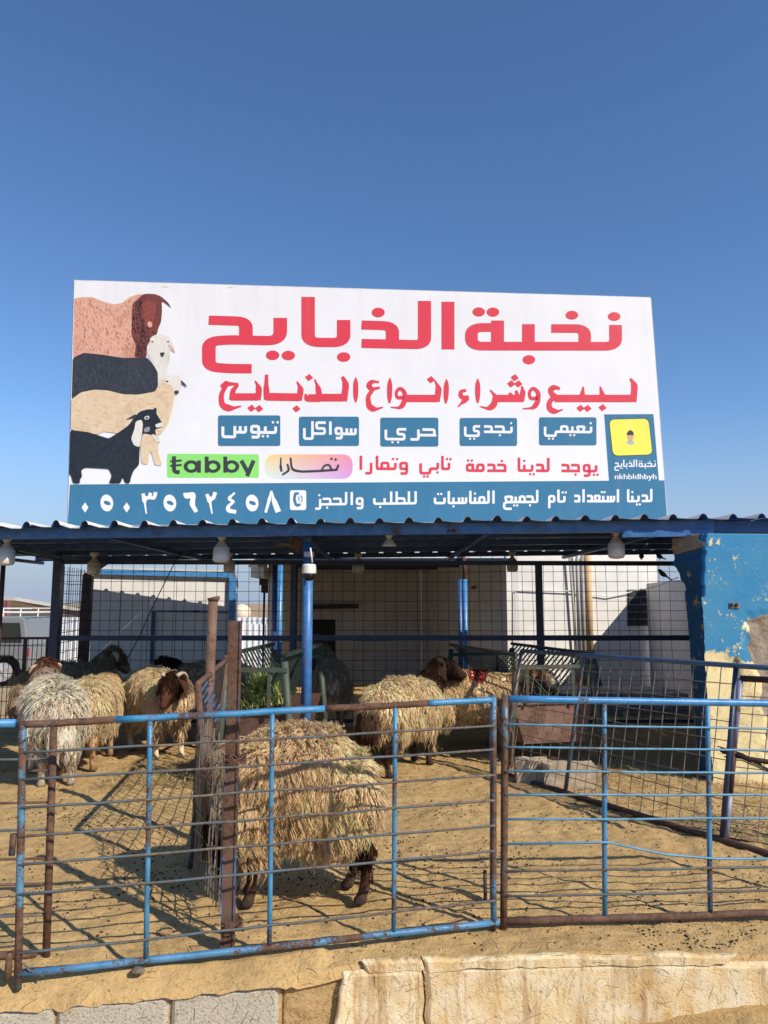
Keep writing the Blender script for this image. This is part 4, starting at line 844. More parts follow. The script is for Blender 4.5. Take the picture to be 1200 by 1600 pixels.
K1, K2, K3, K4, K5, K6 = sign_mat('print_wool_dark', (.42, .17, .10)), sign_mat('print_wool_light', (.84, .52, .40)), sign_mat('print_brown_dark', (.035, .013, .012)), sign_mat('print_grey_hair', (.075, .08, .09)), sign_mat('print_tan_shade', (.63, .46, .29)), sign_mat('print_brown_red', (.34, .11, .07))
printed_hair(RAM, 330, (14, 34), (1.6, 3.6), K1, .0121, seed=1); printed_hair(RAM, 260, (12, 30), (1.6, 3.4), K2, .0126, seed=2); printed_hair(HEAD, 150, (16, 40), (2, 5), K3, .0188, seed=3); printed_hair(HEAD, 60, (12, 30), (1.5, 3), K6, .0193, seed=4)
printed_hair(BLK, 300, (14, 40), (1.2, 2.6), K4, .0258, seed=5); printed_hair(CRM, 90, (20, 60), (3, 8), K5, .0398, (1.0, .12), seed=6); printed_hair(CRM, 110, (12, 30), (1.5, 4), K_cream, .0403, (1.0, .2), seed=7); printed_hair(GOAT, 110, (14, 40), (1.2, 2.6), sign_mat('print_goat_sheen', (.035, .04, .05)), .0468, (.9, .3), seed=8)
for px, py in ((258, 448), (360, 449)): finish(poly([(px - 5, py - .6), (px + 5, py), (px + 5, py + 1), (px - 5, py + .6)], K_dark, .004), 'staple', K_cream)

# ------------------------------------------------------------ blue wall on the right, flaking paint over broken plaster
def blue_wall_mat():
    b = NB('flaking_wall'); a = b.n.new('ShaderNodeAttribute'); a.attribute_name = 'tint'; sep = b.n.new('ShaderNodeSeparateColor'); b.link(a.outputs[0], sep.inputs[0])
    yel, exp_, side = sep.outputs[0], sep.outputs[1], sep.outputs[2]
    n1 = b.noise(5, 6, .7); n2 = b.noise(26, 5, .75); n3 = b.noise(1.7, 3)
    blue = b.mix(b.ramp(b.noise(2.6, 5, .6), .32, .68), (.024, .205, .44), (.060, .25, .42)); 
    yellow = b.mix(b.ramp(b.noise(6, 5, .65), .35, .65), (.80, .69, .37), (.70, .57, .30)); yellow = b.mix(b.math('MULTIPLY', b.ramp(b.math('ADD', b.math('MULTIPLY', n2, .5), b.math('MULTIPLY', n1, .5)), .50, .60), .6), yellow, (.40, .31, .19))
    cement = b.mix(b.ramp(b.noise(7, 6, .7), .35, .65), (.25, .20, .15), (.34, .28, .22)); cement = b.mix(b.math('MULTIPLY', b.ramp(n2, .58, .66), .6), cement, (.13, .09, .065))
    chip = b.ramp(b.math('ADD', b.math('MULTIPLY', n1, .55), b.math('MULTIPLY', n2, .45)), .560, .575); chip2 = b.math('MULTIPLY', chip, b.ramp(n3, .44, .54))
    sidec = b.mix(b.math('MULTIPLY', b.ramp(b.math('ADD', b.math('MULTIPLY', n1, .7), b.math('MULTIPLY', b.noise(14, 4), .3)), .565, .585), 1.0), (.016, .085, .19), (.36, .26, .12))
    c = b.mix(chip2, blue, (.70, .63, .40)); ty = b.ramp(b.math('ADD', yel, b.math('MULTIPLY', b.math('ADD', b.math('SUBTRACT', n2, .5), b.math('SUBTRACT', n1, .5)), .9)), .48, .54); c = b.mix(ty, c, yellow)
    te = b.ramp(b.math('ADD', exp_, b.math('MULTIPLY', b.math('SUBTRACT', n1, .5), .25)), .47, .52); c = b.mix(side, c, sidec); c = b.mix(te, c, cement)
    b.col(c); b.rough(.7); b.p.inputs['Specular IOR Level'].default_value = .25
    h = b.math('ADD', b.math('SUBTRACT', b.math('MULTIPLY', n1, .5), b.math('MULTIPLY', chip2, .5)), b.math('ADD', b.math('MULTIPLY', te, b.math('MULTIPLY', n2, 1.2)), b.math('MULTIPLY', n2, .3))); b.bump(h, .55, .02); return b.m
def blue_wall():
    Yf, Yb = 6.2, 6.47
    py = [836, 873, 890, 910, 932, 969, 1000, 1036, 1092, 1165, 1222]; fx = [1101, 1096, 1096.5, 1095, 1096, 1099, 1100.5, 1102, 1105, 1110.5, 1115]; bx_ = [1056, 1051, 1057, 1068, 1070, 1074, 1077, 1080, 1084, 1089, 1093]
    zz = np.linspace(-.04, 2.03, 190); pz = [at(1100, y, Yf).z for y in py]
    f = np.interp(zz, pz[::-1], [at(x, y, Yf).x for x, y in zip(fx, py)][::-1]); bk = np.interp(zz, pz[::-1], [at(x, y, Yb).x for x, y in zip(bx_, py)][::-1])
    jag_ = .012 * fbm(zz * 9, zz * 0, 4) + .02 * fbm(zz * 22 + 4, zz * 0 + 2, 3); f = f + jag_ + np.where(zz > 1.6, .035 * fbm(zz * 12, zz * 0 + 9, 3), 0); bk = bk + .02 * fbm(zz * 14 + 8, zz * 0, 4) * np.where(zz > 1.55, 3.0, .6)
    ns, nf = 26, 170; s = np.linspace(0, 1, ns); t = np.linspace(0, 1, nf)[1:] ; X = []; Y = []; Cc = []
    for k, z in enumerate(zz):
        xs = bk[k] + (f[k] - bk[k]) * s; ys = Yb + (Yf - Yb) * s; xf = f[k] + (6.6 - f[k]) * t ** 1.6; yf = Yf + (xf - f[k]) * .06
        X.append(np.concatenate([xs, xf])); Y.append(np.concatenate([ys, yf]))
    X = np.array(X); Y = np.array(Y); Z = np.repeat(zz[:, None], X.shape[1], 1)
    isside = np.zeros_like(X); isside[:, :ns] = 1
    n1 = fbm(X * 4 + 3, Z * 4, 4); n2 = fbm(X * 15, Z * 15 + 2, 3)
    yel = np.clip((1.0 + .25 * n1 - Z) / .16 + .5, 0, 1) * (1 - isside)
    ex = np.minimum((X - (3.06 + .10 * (1.1 - Z) + .35 * n1)) / .12, (1.30 + (X - 3.0) * .55 + .3 * n1 - Z) / .12); ex = np.minimum(ex, (3.8 + .5 * n1 - X) / .12); corner = np.minimum((f[:, None] + .03 + .16 * n1 - X) / .08, (Z - 1.93 - .3 * n1) / .08)
    scar = .55 - np.abs(X - 2.91 - .08 * n1) / .05 - np.maximum(0, np.abs(Z - .86) - .11) / .05
    ex = np.clip(np.maximum(np.maximum(ex, np.maximum(corner, np.where(isside > 0, (Z - 2.06 + .3 * n1) / .1, -9))), scar) + .5, 0, 1)
    gouge = np.where(isside > 0, .0, 1.0); Y = Y + gouge * (ex * (.028 + .035 * n2) + .006 * n1) ; X = X + (1 - gouge) * ex * (.07 * n1 + .05 * n2)
    crack = np.exp(-((X - (f[:, None] + .012)) / .010) ** 2) * (Z > 1.5); Y = Y + .05 * crack * gouge
    V = np.stack([X, Y, Z], -1).reshape(-1, 3); n, m = X.shape; i = np.arange(n * m).reshape(n, m)
    F = np.stack([i[:-1, :-1], i[:-1, 1:], i[1:, 1:], i[1:, :-1]], -1).reshape(-1, 4); N = len(V)
    top = i[-1, :]; cap = np.stack([X[-1], np.full(m, Yb + .02), Z[-1]], -1); V = np.concatenate([V, cap]); j = N + np.arange(m)
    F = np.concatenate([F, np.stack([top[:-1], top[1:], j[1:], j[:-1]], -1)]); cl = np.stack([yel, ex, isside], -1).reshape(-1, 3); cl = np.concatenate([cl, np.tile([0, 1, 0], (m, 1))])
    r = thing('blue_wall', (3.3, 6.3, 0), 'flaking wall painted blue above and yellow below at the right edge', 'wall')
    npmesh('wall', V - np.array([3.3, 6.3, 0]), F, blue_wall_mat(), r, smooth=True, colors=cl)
    b = MB(); b.box((4.66, Yb + .16, .99), (3.85, .14, 2.0)); b.build('wall_back', plain('rough_cement', (.3, .22, .15), .9, .2, 9, .3), r)
    b = MB(); b.box(at(1147, 946, 6.215), (.085, .02, .045)); b.build('box_plate', plain('zinc', (.22, .18, .14), .5, .3, 30), r)
    for dx in (-.018, .022): b = MB(); b.box(at(1147, 946, 6.2) + Vector((dx, 0, .003)), (.018, .012, .028)); b.build('hole', M_black, r)
    return r
blue_wall()

# ------------------------------------------------------------ back mesh fence under the canopy
bf = thing('mesh_fence', (0, 9, 0), 'tall dark blue framed wire mesh fence at the back of the pen under the canopy', 'fence')
YB = 9.0; xa, xb = at(91, 900, YB).x, 3.72
zt = at(500, 878, YB).z; zm = at(500, 997, YB).z
def fb(p0, p1, wd, h, nm, m=M_darkblue): b = MB(); b.beam(p0, p1, wd, h); return b.build(nm, m, bf)
fb((xa, YB, -.03), (xa, YB, zt + .09), .10, .10, 'post'); fb((at(843, 950, YB).x, YB, -.03), (at(843, 950, YB).x, YB, zt), .075, .07, 'post'); fb((xb, YB, -.03), (xb, YB, zt), .07, .07, 'post')
fb((xa + .05, YB - .002, zt), (xb, YB - .002, zt - .02), .05, .055, 'top_rail'); fb((xa + .05, YB - .004, zm), (xb, YB - .004, zm + .005), .055, .06, 'middle_rail'); fb((xa, YB, .06), (xb, YB, .06), .04, .04, 'bottom_rail')
fb((-1.1, YB, -.02), (-1.1, YB, zt), .06, .05, 'post')
b = MB(); n = int((xb - xa) / .128)
for i in range(1, n): x = xa + i * .128; b.tube([(x + random.uniform(-.008, .008), YB + .03, .06), (x + random.uniform(-.012, .012), YB + .035, 1.0), (x + random.uniform(-.008, .008), YB + .03, zt)], 0.0029, 4, caps=False)
for i in range(1, 16): z = .06 + i * (zt - .06) / 16; b.tube(wob((xa, YB + .03, z), (xb, YB + .03, z), .008, 20, i), 0.0029, 4, caps=False)
b.build('wire_mesh', M_wiredark, bf, kind='stuff')
sf = thing('side_fence', (-4.1, 9.8, 0), 'short mesh fence with a leaning dark brown post at the back left', 'fence')
p0, p1 = at(128, 1045, 10.2), at(138, 900, 10.25); b = MB(); b.beam(p0 - Vector((0, 0, .7)) - (p1 - p0) * .2, p1, .13, .08); b.build('post', painted('brown_post', (.022, .012, .02), .3, .6), sf)
b = MB(); b.beam(at(139, 898, 10.2), at(172, 876, 9.4), .035, .035); b.build('brace', M_black, sf)
b = MB(); b.box(at(138, 899, 10.18), (.10, .05, .07)); b.build('post_cap', M_rust, sf)
b = MB(); a0, a1 = Vector((xa, 9.05, 0)), Vector((-4.1, 10.2, 0))
for i in range(1, 12): p = lerp(a0, a1, i / 12); b.tube([p + Vector((0, 0, .05)), p + Vector((random.uniform(-.01, .01), 0, 1.9))], .004, 4, caps=False)
for i in range(1, 16): b.tube(wob(a0 + Vector((0, 0, i * .12)), a1 + Vector((0, 0, i * .12 + .02)), .01, 5, i), .004, 4, caps=False)
b.build('wire_mesh', M_wiredark, sf, kind='stuff')
lf = thing('low_fence', (-4.9, 9.4, 0), 'low dark barred fence in front of the parked car at the left edge', 'fence')
l0, l1 = Vector((-5.9, 9.3, 0)), Vector((at(76, 1000, 9.5).x, 9.5, 0)); z1 = at(50, 997, 9.5).z
b = MB(); b.beam(l0 + Vector((0, 0, z1)), l1 + Vector((0, 0, z1)), .03, .03); b.build('top_rail', M_rustdark, lf)
for x_ in (at(41, 1000, 9.5).x, l1.x, -5.7): b = MB(); b.beam((x_, 9.48, -.4), (x_, 9.48, z1), .035, .035); b.build('post', M_rustdark, lf)
b = MB(); n = 30
for i in range(n): p = lerp(l0, l1, (i + .5) / n); b.tube([p + Vector((0, .01, -.1)), p + Vector((0, .01, z1))], .005, 4, caps=False)
for i in range(6): b.tube([l0 + Vector((0, .012, .06 + i * .17)), l1 + Vector((0, .012, .06 + i * .17))], .004, 4, caps=False)
b.build('bars', M_wiredark, lf, kind='stuff')

# ------------------------------------------------------------ buildings behind
def corr(name, c1, c2, sx=1.0):
    return plain(name, c1, .5, .06, 2)
M_limewash = plain('limewash', (.74, .72, .68), .85, .07, 2.5, .15); M_shadewall = plain('grey_shaded_limewash', (.62, .61, .60), .85, .08, 2.5, .15)  # greyer copy of the limewash paints shade into the walls out of the sun
ws = thing('white_shed', (-3.3, 11.5, 0), 'white panelled shed with a blue roof trim behind the back fence on the left', 'shed')
w0, w1 = Vector((at(143, 950, 10.68).x, 10.68, 0)), Vector((at(361, 950, 10.92).x, 10.92, 0)); zL, zR = at(175, 897, 10.68).z, at(361, 902, 10.92).z
n = 5
for i in range(n):
    a, d = lerp(w0, w1, i / n), lerp(w0, w1, (i + 1) / n); e = (d - a).normalized() * .004; za, zd = zL + (zR - zL) * i / n, zL + (zR - zL) * (i + 1) / n; nb_ = Vector((.3, 1, 0)) * .05
    b = MB(); P = [a + e + Vector((0, 0, -.1)), d - e + Vector((0, 0, -.1)), d - e + Vector((0, 0, zd)), a + e + Vector((0, 0, za))]; b.prism(P, Vector((-.15, .98, 0)) * .06); b.build('wall_panel', M_white, ws)
bk_ = Vector((-.15, .98, 0)) * 2.6
b = MB(); b.prism([w0 + Vector((0, .07, -.1)), w0 + Vector((0, .07, zL - .01)), w0 + bk_ + Vector((0, 0, zL - .2)), w0 + bk_ + Vector((0, 0, -.1))], (w1 - w0) * .985); b.build('wall', M_white, ws)
b = MB(); b.beam(w0 + Vector((-.02, -.03, zL + .035)), w1 + Vector((.02, -.03, zR + .03)), .07, .075); b.build('roof_trim', M_bluelight, ws)
b = MB(); b.beam(w1 + Vector((.03, -.05, -.1)), w1 + Vector((.03, -.05, zR)), .09, .07); b.build('corner_trim', M_bluelight, ws)
b = MB(); b.beam(w0 + Vector((-.08, -.03, -.1)), w0 + Vector((-.08, -.03, zL)), .09, .06); b.build('corner_trim', M_rustdark, ws)
dl = lerp(w0, w1, .445); zd = at(240, 955, 10.66).z; b = MB(); b.beam(dl + Vector((0, -.03, -.05)), dl + Vector((0, -.03, zd)), .05, .03); b.beam(dl + Vector((.025, -.03, zd)), w1 + Vector((-.03, -.03, zd - .02)), .02, .02); b.build('door_frame', M_midblue, ws)
b = MB(); b.tube([lerp(w0, w1, .73) + Vector((0, -.04, zd + .0)), lerp(w0, w1, .77) + Vector((0, -.04, zd + .0))], .012, 6); b.build('bolt', M_black, ws)
zs = .88; b = MB(); b.prism([w0 + Vector((-.05, -.07, zL + .074)), w1 + Vector((.06, -.07, zR + .07)), w1 + bk_ + Vector((0, 0, zR - .1)), w0 + bk_ + Vector((0, 0, zL - .1))], (0, 0, .03)); b.build('roof', M_rooftop, ws)

hs = thing('white_house', (3.2, 12.5, 0), 'whitewashed house with a dark veranda and sunlit right wall behind the back fence', 'house')
H0, H1, H2 = Vector((1.955, 11.85, 0)), Vector((4.66, 12.66, 0)), Vector((.77, 15.4, 0)); H3 = H2 + (H0 - H1).normalized() * 2.3
b = MB(); b.prism([H0 + Vector((0, 0, -.2)), H1 + Vector((0, 0, -.2)), H1 + Vector((0, 0, 2.55)), H0 + Vector((0, 0, 2.55))], (-.06, .2, 0)); b.build('front_wall', M_limewash, hs)
b = MB(); b.prism([H1 + Vector((.002, 0, -.2)), H1 + Vector((-.7, 2.2, -.2)), H1 + Vector((-.7, 2.2, 2.55)), H1 + Vector((.002, 0, 2.55))], (-.15, -.0, 0)); b.build('end_wall', plain('tan_render', (.62, .44, .24), .85, .1), hs)
b = MB(); b.prism([H0 + Vector((0, .004, -.2)), H2 + Vector((0, 0, -.2)), H2 + Vector((0, 0, 2.5)), H0 + Vector((0, .004, 2.5))], (.2, .05, 0)); b.build('side_wall', M_shadewall, hs)
b = MB(); b.prism([H2 + Vector((-.002, -.002, -.2)), H3 + Vector((0, 0, -.2)), H3 + Vector((0, 0, 2.4)), H2 + Vector((-.002, -.002, 2.4))], (-.06, .2, 0)); b.build('back_wall', M_shadewall, hs)
b = MB(); b.prism([H3 + Vector((.003, 0, -.2)), Vector((-1.83, 12.5, -.2)), Vector((-1.83, 12.5, 2.12)), H3 + Vector((.003, 0, 2.12))], (-.12, 0, 0)); b.build('side_wall', M_shadewall, hs)
hd = (H3 - H2).normalized(); hn = Vector((.31, -.95, 0))
def onback(px, py):
    r = ray(px, py); e = Vector((0, 0, EYE)); nn = Vector((-hd.y, hd.x, 0)); t = (H2 - e).dot(nn) / r.dot(nn); return e + r * t
b = MB(); P = [onback(466, 968), onback(524, 968), onback(524, 1066), onback(466, 1066)]; b.prism([p + hn * .012 for p in P], -hn * .3); b.build('doorway', M_black, hs)
b = MB(); b.beam(onback(488, 948) + hn * .05, onback(558, 947) + hn * .05, .10, .09); b.build('shelf', plain('dark_wood', (.06, .05, .045), .7, .3), hs)
b = MB(); b.tube([onback(578, 975), onback(579, 982)], .02, 6); b.build('switch', M_shadewall, hs)
sw = lambda px, py: (lambda r, e, nn: e + r * ((H0 - e).dot(nn) / r.dot(nn)))(ray(px, py), Vector((0, 0, EYE)), Vector((-(H2 - H0).y, (H2 - H0).x, 0)).normalized())
b = MB(); b.beam(sw(644, 962) + Vector((-.05, 0, 0)), sw(644, 1040) + Vector((-.05, 0, 0)), .18, .05); b.build('door_leaf', M_black, hs)
b = MB(); b.tube([sw(651, 958) + Vector((-.1, 0, 0)), sw(651, 1085) + Vector((-.1, 0, 0))], .02, 6); b.build('door_post', M_midblue, hs)
b = MB(); q = sw(646, 1005) + Vector((-.12, -.05, 0)); 
b.tube([q + Vector((0, 0, .25)), q + Vector((-.03, 0, .1)), q + Vector((.02, 0, -.1)), q + Vector((0, 0, -.3))], [.03, .09, .07, .03], 8); b.build('hung_cloth', M_black, hs, smooth=True)
b = MB(); b.box(sw(742, 918) + Vector((-.03, 0, 0)), (.04, .25, .05)); b.build('vent', plain('dark_grille', (.12, .11, .1), .7), hs)
# veranda roof
b = MB(); b.prism([(-1.95, 11.35, 2.16), (1.93, 11.35, 2.16), (1.4, 15.6, 2.30), (-2.2, 15.6, 2.30)], (0, 0, .04)); b.build('veranda_roof', [M_rooftop], hs)
for y in (11.6, 12.6, 13.6, 14.6): b = MB(); b.beam((-2.0, y, 2.13), (1.5 if y > 12 else 1.8, y, 2.13), .05, .07); b.build('purlin', M_darkblue, hs)
for i in range(21): b = MB(); b.box((-1.83 + i * .179, 11.33 + .004 * (i % 2), 2.205), (.172, .012, .15)); b.build('fascia_panel', M_white, hs)
b = MB(); b.beam((-1.95, 11.37, 2.10), (1.93, 11.37, 2.10), .06, .06); b.build('fascia_beam', M_darkblue, hs)
for px, Y, rad, m in ((437, 11.4, .042, M_bluelight), (460, 12.6, .05, M_darkblue), (429, 12.3, .045, M_midblue), (412.5, 13.0, .02, M_darkblue), (719, 11.3, .034, painted('pipe_blue', (.02, .14, .42), .02, .35)), (727, 11.28, .034, M_bluelight)):
    x = at(px, 950, Y).x; b = MB(); zp = at(px, 905, Y).z if px > 700 else 2.09; b.tube([(x, Y, -.3), (x, Y, zp)], rad, 12); b.build('column', m, hs, smooth=True)
    if px == 727: b = MB(); b.tube([(x, Y, zp), (x - .02, Y, 2.28)], rad * .95, 12); b.build('rusty_pipe', painted('orange_rust', (.28, .12, .06), .5, .7), hs, smooth=True)
for (x0, y0, x1, y1, Y, m) in ((386, 868, 402, 885, 11.6, 'g'), (392, 885, 412, 902, 11.9, 'g'), (405, 902, 421, 914, 12.6, 'd'), (408, 914, 420, 926, 12.8, 'd')):
    a, d = at(x0, y0, Y), at(x1, y1, Y); b = MB(); b.box((a + d) / 2 + Vector((0, .5, 0)), (d.x - a.x, 1.0, a.z - d.z)); b.build('roof_edge', M_shadewall if m == 'g' else M_rustdark, hs)
# pipes and bricked-up opening on the sunlit wall
fwp = lambda px, py: (lambda r, e, nn: e + r * ((H0 - e).dot(nn) / r.dot(nn)))(ray(px, py), Vector((0, 0, EYE)), Vector((-(H1 - H0).y, (H1 - H0).x, 0)).normalized()) + hn * .05
for a, d, rad, m in (((905, 866), (911, 1075), .028, plain('grey_pipe', (.33, .32, .31), .5)), ((897, 866), (906, 1075), .022, plain('grey_pipe', (.33, .32, .31), .5)), ((886, 872), (901, 1075), .022, plain('grey_pipe', (.33, .32, .31), .5)), ((914, 866), (918, 1020), .055, plain('tan_pipe', (.62, .42, .22), .7, .1))):
    b = MB(); b.tube([fwp(*a) + hn * .03, fwp(*d) + hn * .03], rad, 10); b.build('wall_pipe', m, hs, smooth=True)
b = MB(); b.tube([fwp(912, 1018) + hn * .2, fwp(925, 1105) + hn * .3], .04, 10); b.build('wall_pipe', M_green, hs, smooth=True)
b = MB(); b.tube([fwp(803, 1000), fwp(803, 922), fwp(812, 921), fwp(890, 924), fwp(905, 926), fwp(948, 932), fwp(985, 925)], .011, 5); b.build('wall_cable', M_white, hs)
b = MB(); P = [fwp(979, 921) - hn * .045, fwp(1013, 921) - hn * .045, fwp(1014, 978) - hn * .045, fwp(980, 978) - hn * .045]; b.prism(P, -hn * .05); b.build('window_opening', plain('mortar_grey', (.30, .29, .28), .9, .2), hs)
for r_ in range(5):
    y0 = 922 + r_ * 11.3; xs = [979.5, 993, 1013.5] if r_ % 2 == 0 else [979.5, 1000, 1013.5]
    for c in range(2):
        P = [fwp(xs[c] + .8, y0 + .8) - hn * .03, fwp(xs[c + 1] - .8, y0 + .8) - hn * .03, fwp(xs[c + 1] - .8, y0 + 10) - hn * .03, fwp(xs[c] + .8, y0 + 10) - hn * .03]; b = MB(); b.prism(P, -hn * .06); b.build('brick', plain('dark_brick', (.035, .035, .045), .9, .4, 15), hs)
yw = thing('yard_wall', (4.5, 11.2, 0), 'grey rendered yard wall in shade joining the white house on the right', 'wall')
b = MB(); x2 = at(1013, 950, 12.45).x; b.prism([(x2, 12.5, -.2), (x2 - .0, 9.6, -.2), (x2, 9.6, at(1068, 905, 10.9).z + .02), (x2, 12.5, at(1012, 912, 12.45).z)], (.2, 0, 0)); b.build('wall', M_shadewall, yw)
b = MB(); b.tube([(x2 - .05, 10.6, .2), (x2 - .03, 10.5, .95)], .03, 6); b.build('stake', M_black, yw)
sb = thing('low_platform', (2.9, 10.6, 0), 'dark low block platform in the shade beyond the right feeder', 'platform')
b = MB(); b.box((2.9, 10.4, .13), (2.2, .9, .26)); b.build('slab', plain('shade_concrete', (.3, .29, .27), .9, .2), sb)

# far things: corrugated fence, shelter, tank, car
cf = thing('corrugated_fence', (-9, 24, -.66), 'long white corrugated metal fence far behind on the left', 'fence')
zt_ = at(60, 965, 24).z
for k in range(11):
    b = MB(); x0 = -17 + k * 1.3; pts = []
    for i in range(8): pts += [(x0 + i * .1625, 24), (x0 + i * .1625 + .10, 24), (x0 + i * .1625 + .115, 23.955), (x0 + i * .1625 + .148, 23.955)]
    pts.append((x0 + 1.296, 24)); vs = [(x, y, -.7) for x, y in pts] + [(x, y, zt_ + .01 * (k % 2)) for x, y in pts]; m = len(pts)
    b.add(vs, [(i, i + 1, m + i + 1, m + i) for i in range(m - 1)]); b.build('fence_sheet', plain('white_sheet', (.74, .76, .78), .5, .04), cf)
sh = thing('open_shelter', (-12, 27, -.66), 'dark open shelter with a sloping roof behind the white corrugated fence', 'shelter')
b = MB(); a, d, e = at(-60, 937, 26), at(22, 938, 26), at(135, 957, 31); b.prism([a, d, e, e + Vector((-9, 3, 0))], (0, 0, .12)); b.build('roof', plain('shelter_roof', (.55, .52, .48), .6), sh)
b = MB(); b.prism([Vector((a.x - 2, 33, -.7)), Vector((e.x + .3, 33, -.7)), Vector((e.x + .3, 33, e.z)), Vector((a.x - 2, 33, e.z + .6))], (0, .2, 0)); b.build('back_wall', plain('shelter_wall', (.12, .12, .09), .9), sh)
b = MB(); b.prism([d + Vector((0, 0, -.02)), e + Vector((0, 0, -.02)), e + Vector((0, 0, -.25)), d + Vector((0, 0, -.02))], (.05, .05, 0)); b.build('eave', M_rustdark, sh)
p_ = at(12, 960, 25.6); b = MB(); b.tube([(p_.x, 25.6, -.66), (p_.x, 25.6, at(12, 938, 25.6).z)], .09, 8); b.build('post', plain('red_post', (.22, .08, .07), .6), sh)
tk = thing('water_tank', tuple(at(380, 970, 28)), 'small pale water tank on a brown beam beyond the white shed', 'tank')
c0 = at(377, 968, 28); b = MB(); b.lathe(c0, [(.33, 0), (.36, .2), (.34, .38), (.22, .52), (.05, .58)], 18); b.build('tank', plain('tank_cream', (.72, .60, .46), .6), tk, smooth=True)
b = MB(); b.beam(at(330, 970, 28), at(440, 969, 28), .3, .2); b.beam(at(366, 970, 28), at(366, 970, 28) - Vector((0, 0, 1.7)), .12, .12); b.beam(at(425, 970, 28), at(425, 970, 28) - Vector((0, 0, 1.7)), .12, .12); b.build('beam', M_rustdark, tk)
yd = thing('yard_fence', (-4.5, 22, -.66), 'white corrugated sheet fence glimpsed between the shed and the house', 'fence')
for k in range(5):
    b = MB(); x0 = -6.2 + k * .9; pts = []
    for i in range(5): pts += [(x0 + i * .18, 21.5), (x0 + i * .18 + .11, 21.5), (x0 + i * .18 + .125, 21.46), (x0 + i * .18 + .165, 21.46)]
    pts.append((x0 + .896, 21.5)); vs = [(x, y, -.7) for x, y in pts] + [(x, y, at(390, 975, 21.5).z) for x, y in pts]; m = len(pts); b.add(vs, [(i, i + 1, m + i + 1, m + i) for i in range(m - 1)]); b.build('fence_sheet', plain('white_sheet', (.74, .76, .78), .5, .04), yd)

def car():
    X0, Y0, Z0 = at(26, 1040, 19.6).x, 19.6, -.66
    o = thing('parked_car', (X0 - 1.4, Y0, Z0), 'silver off-road car with a white roof rack parked far left beyond the low fence', 'car')
    paint = plain('car_paint', (.27, .28, .28), .25, .03, 2, metal=.3); glass = plain('car_glass', (.02, .03, .03), .05, 0); tyre = plain('tyre', (.015, .015, .016), .85); rimm = plain('alloy', (.62, .62, .62), .3, .05, metal=.5)
    f = lambda x, z, y=0: Vector((X0 - 1.35 + x, Y0 + y, Z0 + z))
    low = [(-1.98, .45), (-2.0, .95), (-1.95, 1.02), (.65, 1.06), (1.7, .98), (1.98, .88), (2.02, .5), (1.85, .42), (1.78, .62), (1.58, .78), (1.12, .78), (.92, .62), (.86, .40), (-.95, .40), (-1.02, .62), (-1.22, .78), (-1.62, .78), (-1.82, .62), (-1.87, .42)]
    b = MB(); b.prism([f(x, z, -.9) for x, z in low], (0, 1.75, 0)); b.build('body', paint, o, bevel=.02)
    cab = [(-1.95, 1.02), (-1.84, 1.66), (-1.72, 1.74), (-.1, 1.74), (.12, 1.68), (.72, 1.07)]; b = MB(); b.prism([f(x, z, -.78) for x, z in cab], (0, 1.5, 0)); b.build('cabin', paint, o, bevel=.02)
    for i, q in enumerate(([(-1.80, 1.1), (-1.72, 1.6), (-1.25, 1.6), (-1.25, 1.1)], [(-1.17, 1.1), (-1.17, 1.6), (-.5, 1.6), (-.5, 1.1)], [(-.42, 1.1), (-.42, 1.6), (.02, 1.6), (.48, 1.1)])):
        [(lambda b: (b.prism([f(x, z, yy) for x, z in q], (0, .015, 0)), b.build('window', glass, o)))(MB()) for yy in (-.79, .715)]
    b = MB(); b.prism([f(.17, 1.64, -.66), f(.17, 1.64, .6), f(.69, 1.1, .66), f(.69, 1.1, -.72)], (.02, 0, .015)); b.build('windscreen', glass, o)
    for x in (1.35, -1.42):
        for y in (-.86, .78):
            wl = MB(); wl.lathe(f(x, .37, y - .1), [(.2, 0), (.36, .0), (.375, .03), (.375, .19), (.36, .22), (.2, .22)], 24, 'y'); wh = wl.build('wheel', tyre, o, smooth=False)
            rm = MB(); c = f(x, .37, y - .125 + .01 + (.25 if y > 0 else 0))
            rm.lathe(c + Vector((0, .0, 0)), [(.235, 0), (.235, .1), (.2, .1), (.2, .01)], 24, 'y')
            for k in range(5):
                a = k * 2 * math.pi / 5; rm.beam(c + Vector((0, .01, 0)), c + Vector((.21 * math.cos(a), .01, .21 * math.sin(a))), .06, .02, (0, 1, 0))
            rm.build('rim', rimm, wh)
    b = MB(); b.box(f(2.0, .82, -.68), (.06, .3, .16)); b.build('headlight', plain('lamp_glass', (.7, .72, .75), .1, 0), o)
    b = MB(); b.box(f(2.06, .52, -.02), (.14, 1.7, .2)); b.build('bumper', M_black, o)
    b = MB()
    for y in (-.7, .0, .62): b.tube([f(-1.95, 1.86, y), f(.1, 1.86, y)], .02, 6)
    for x in (-1.9, -1.4, -.9, -.4, .08): b.tube([f(x, 1.86, -.72), f(x, 1.86, .62)], .02, 6); b.tube([f(x, 1.72, -.7), f(x, 1.96, -.72)], .018, 5)
    b.tube([f(-1.95, 1.96, -.72), f(.12, 1.96, -.72), f(.12, 1.96, .62), f(-1.95, 1.96, .62)], .018, 6); b.build('roof_rack', M_white, o)
    b = MB(); b.box(f(-1.98, .86, .74), (.05, .1, .2)); b.build('tail_light', plain('red_lamp', (.4, .02, .02), .2), o)
    o.location = (-10.95, 20, Z0); o.rotation_euler.z = R(176)
car()

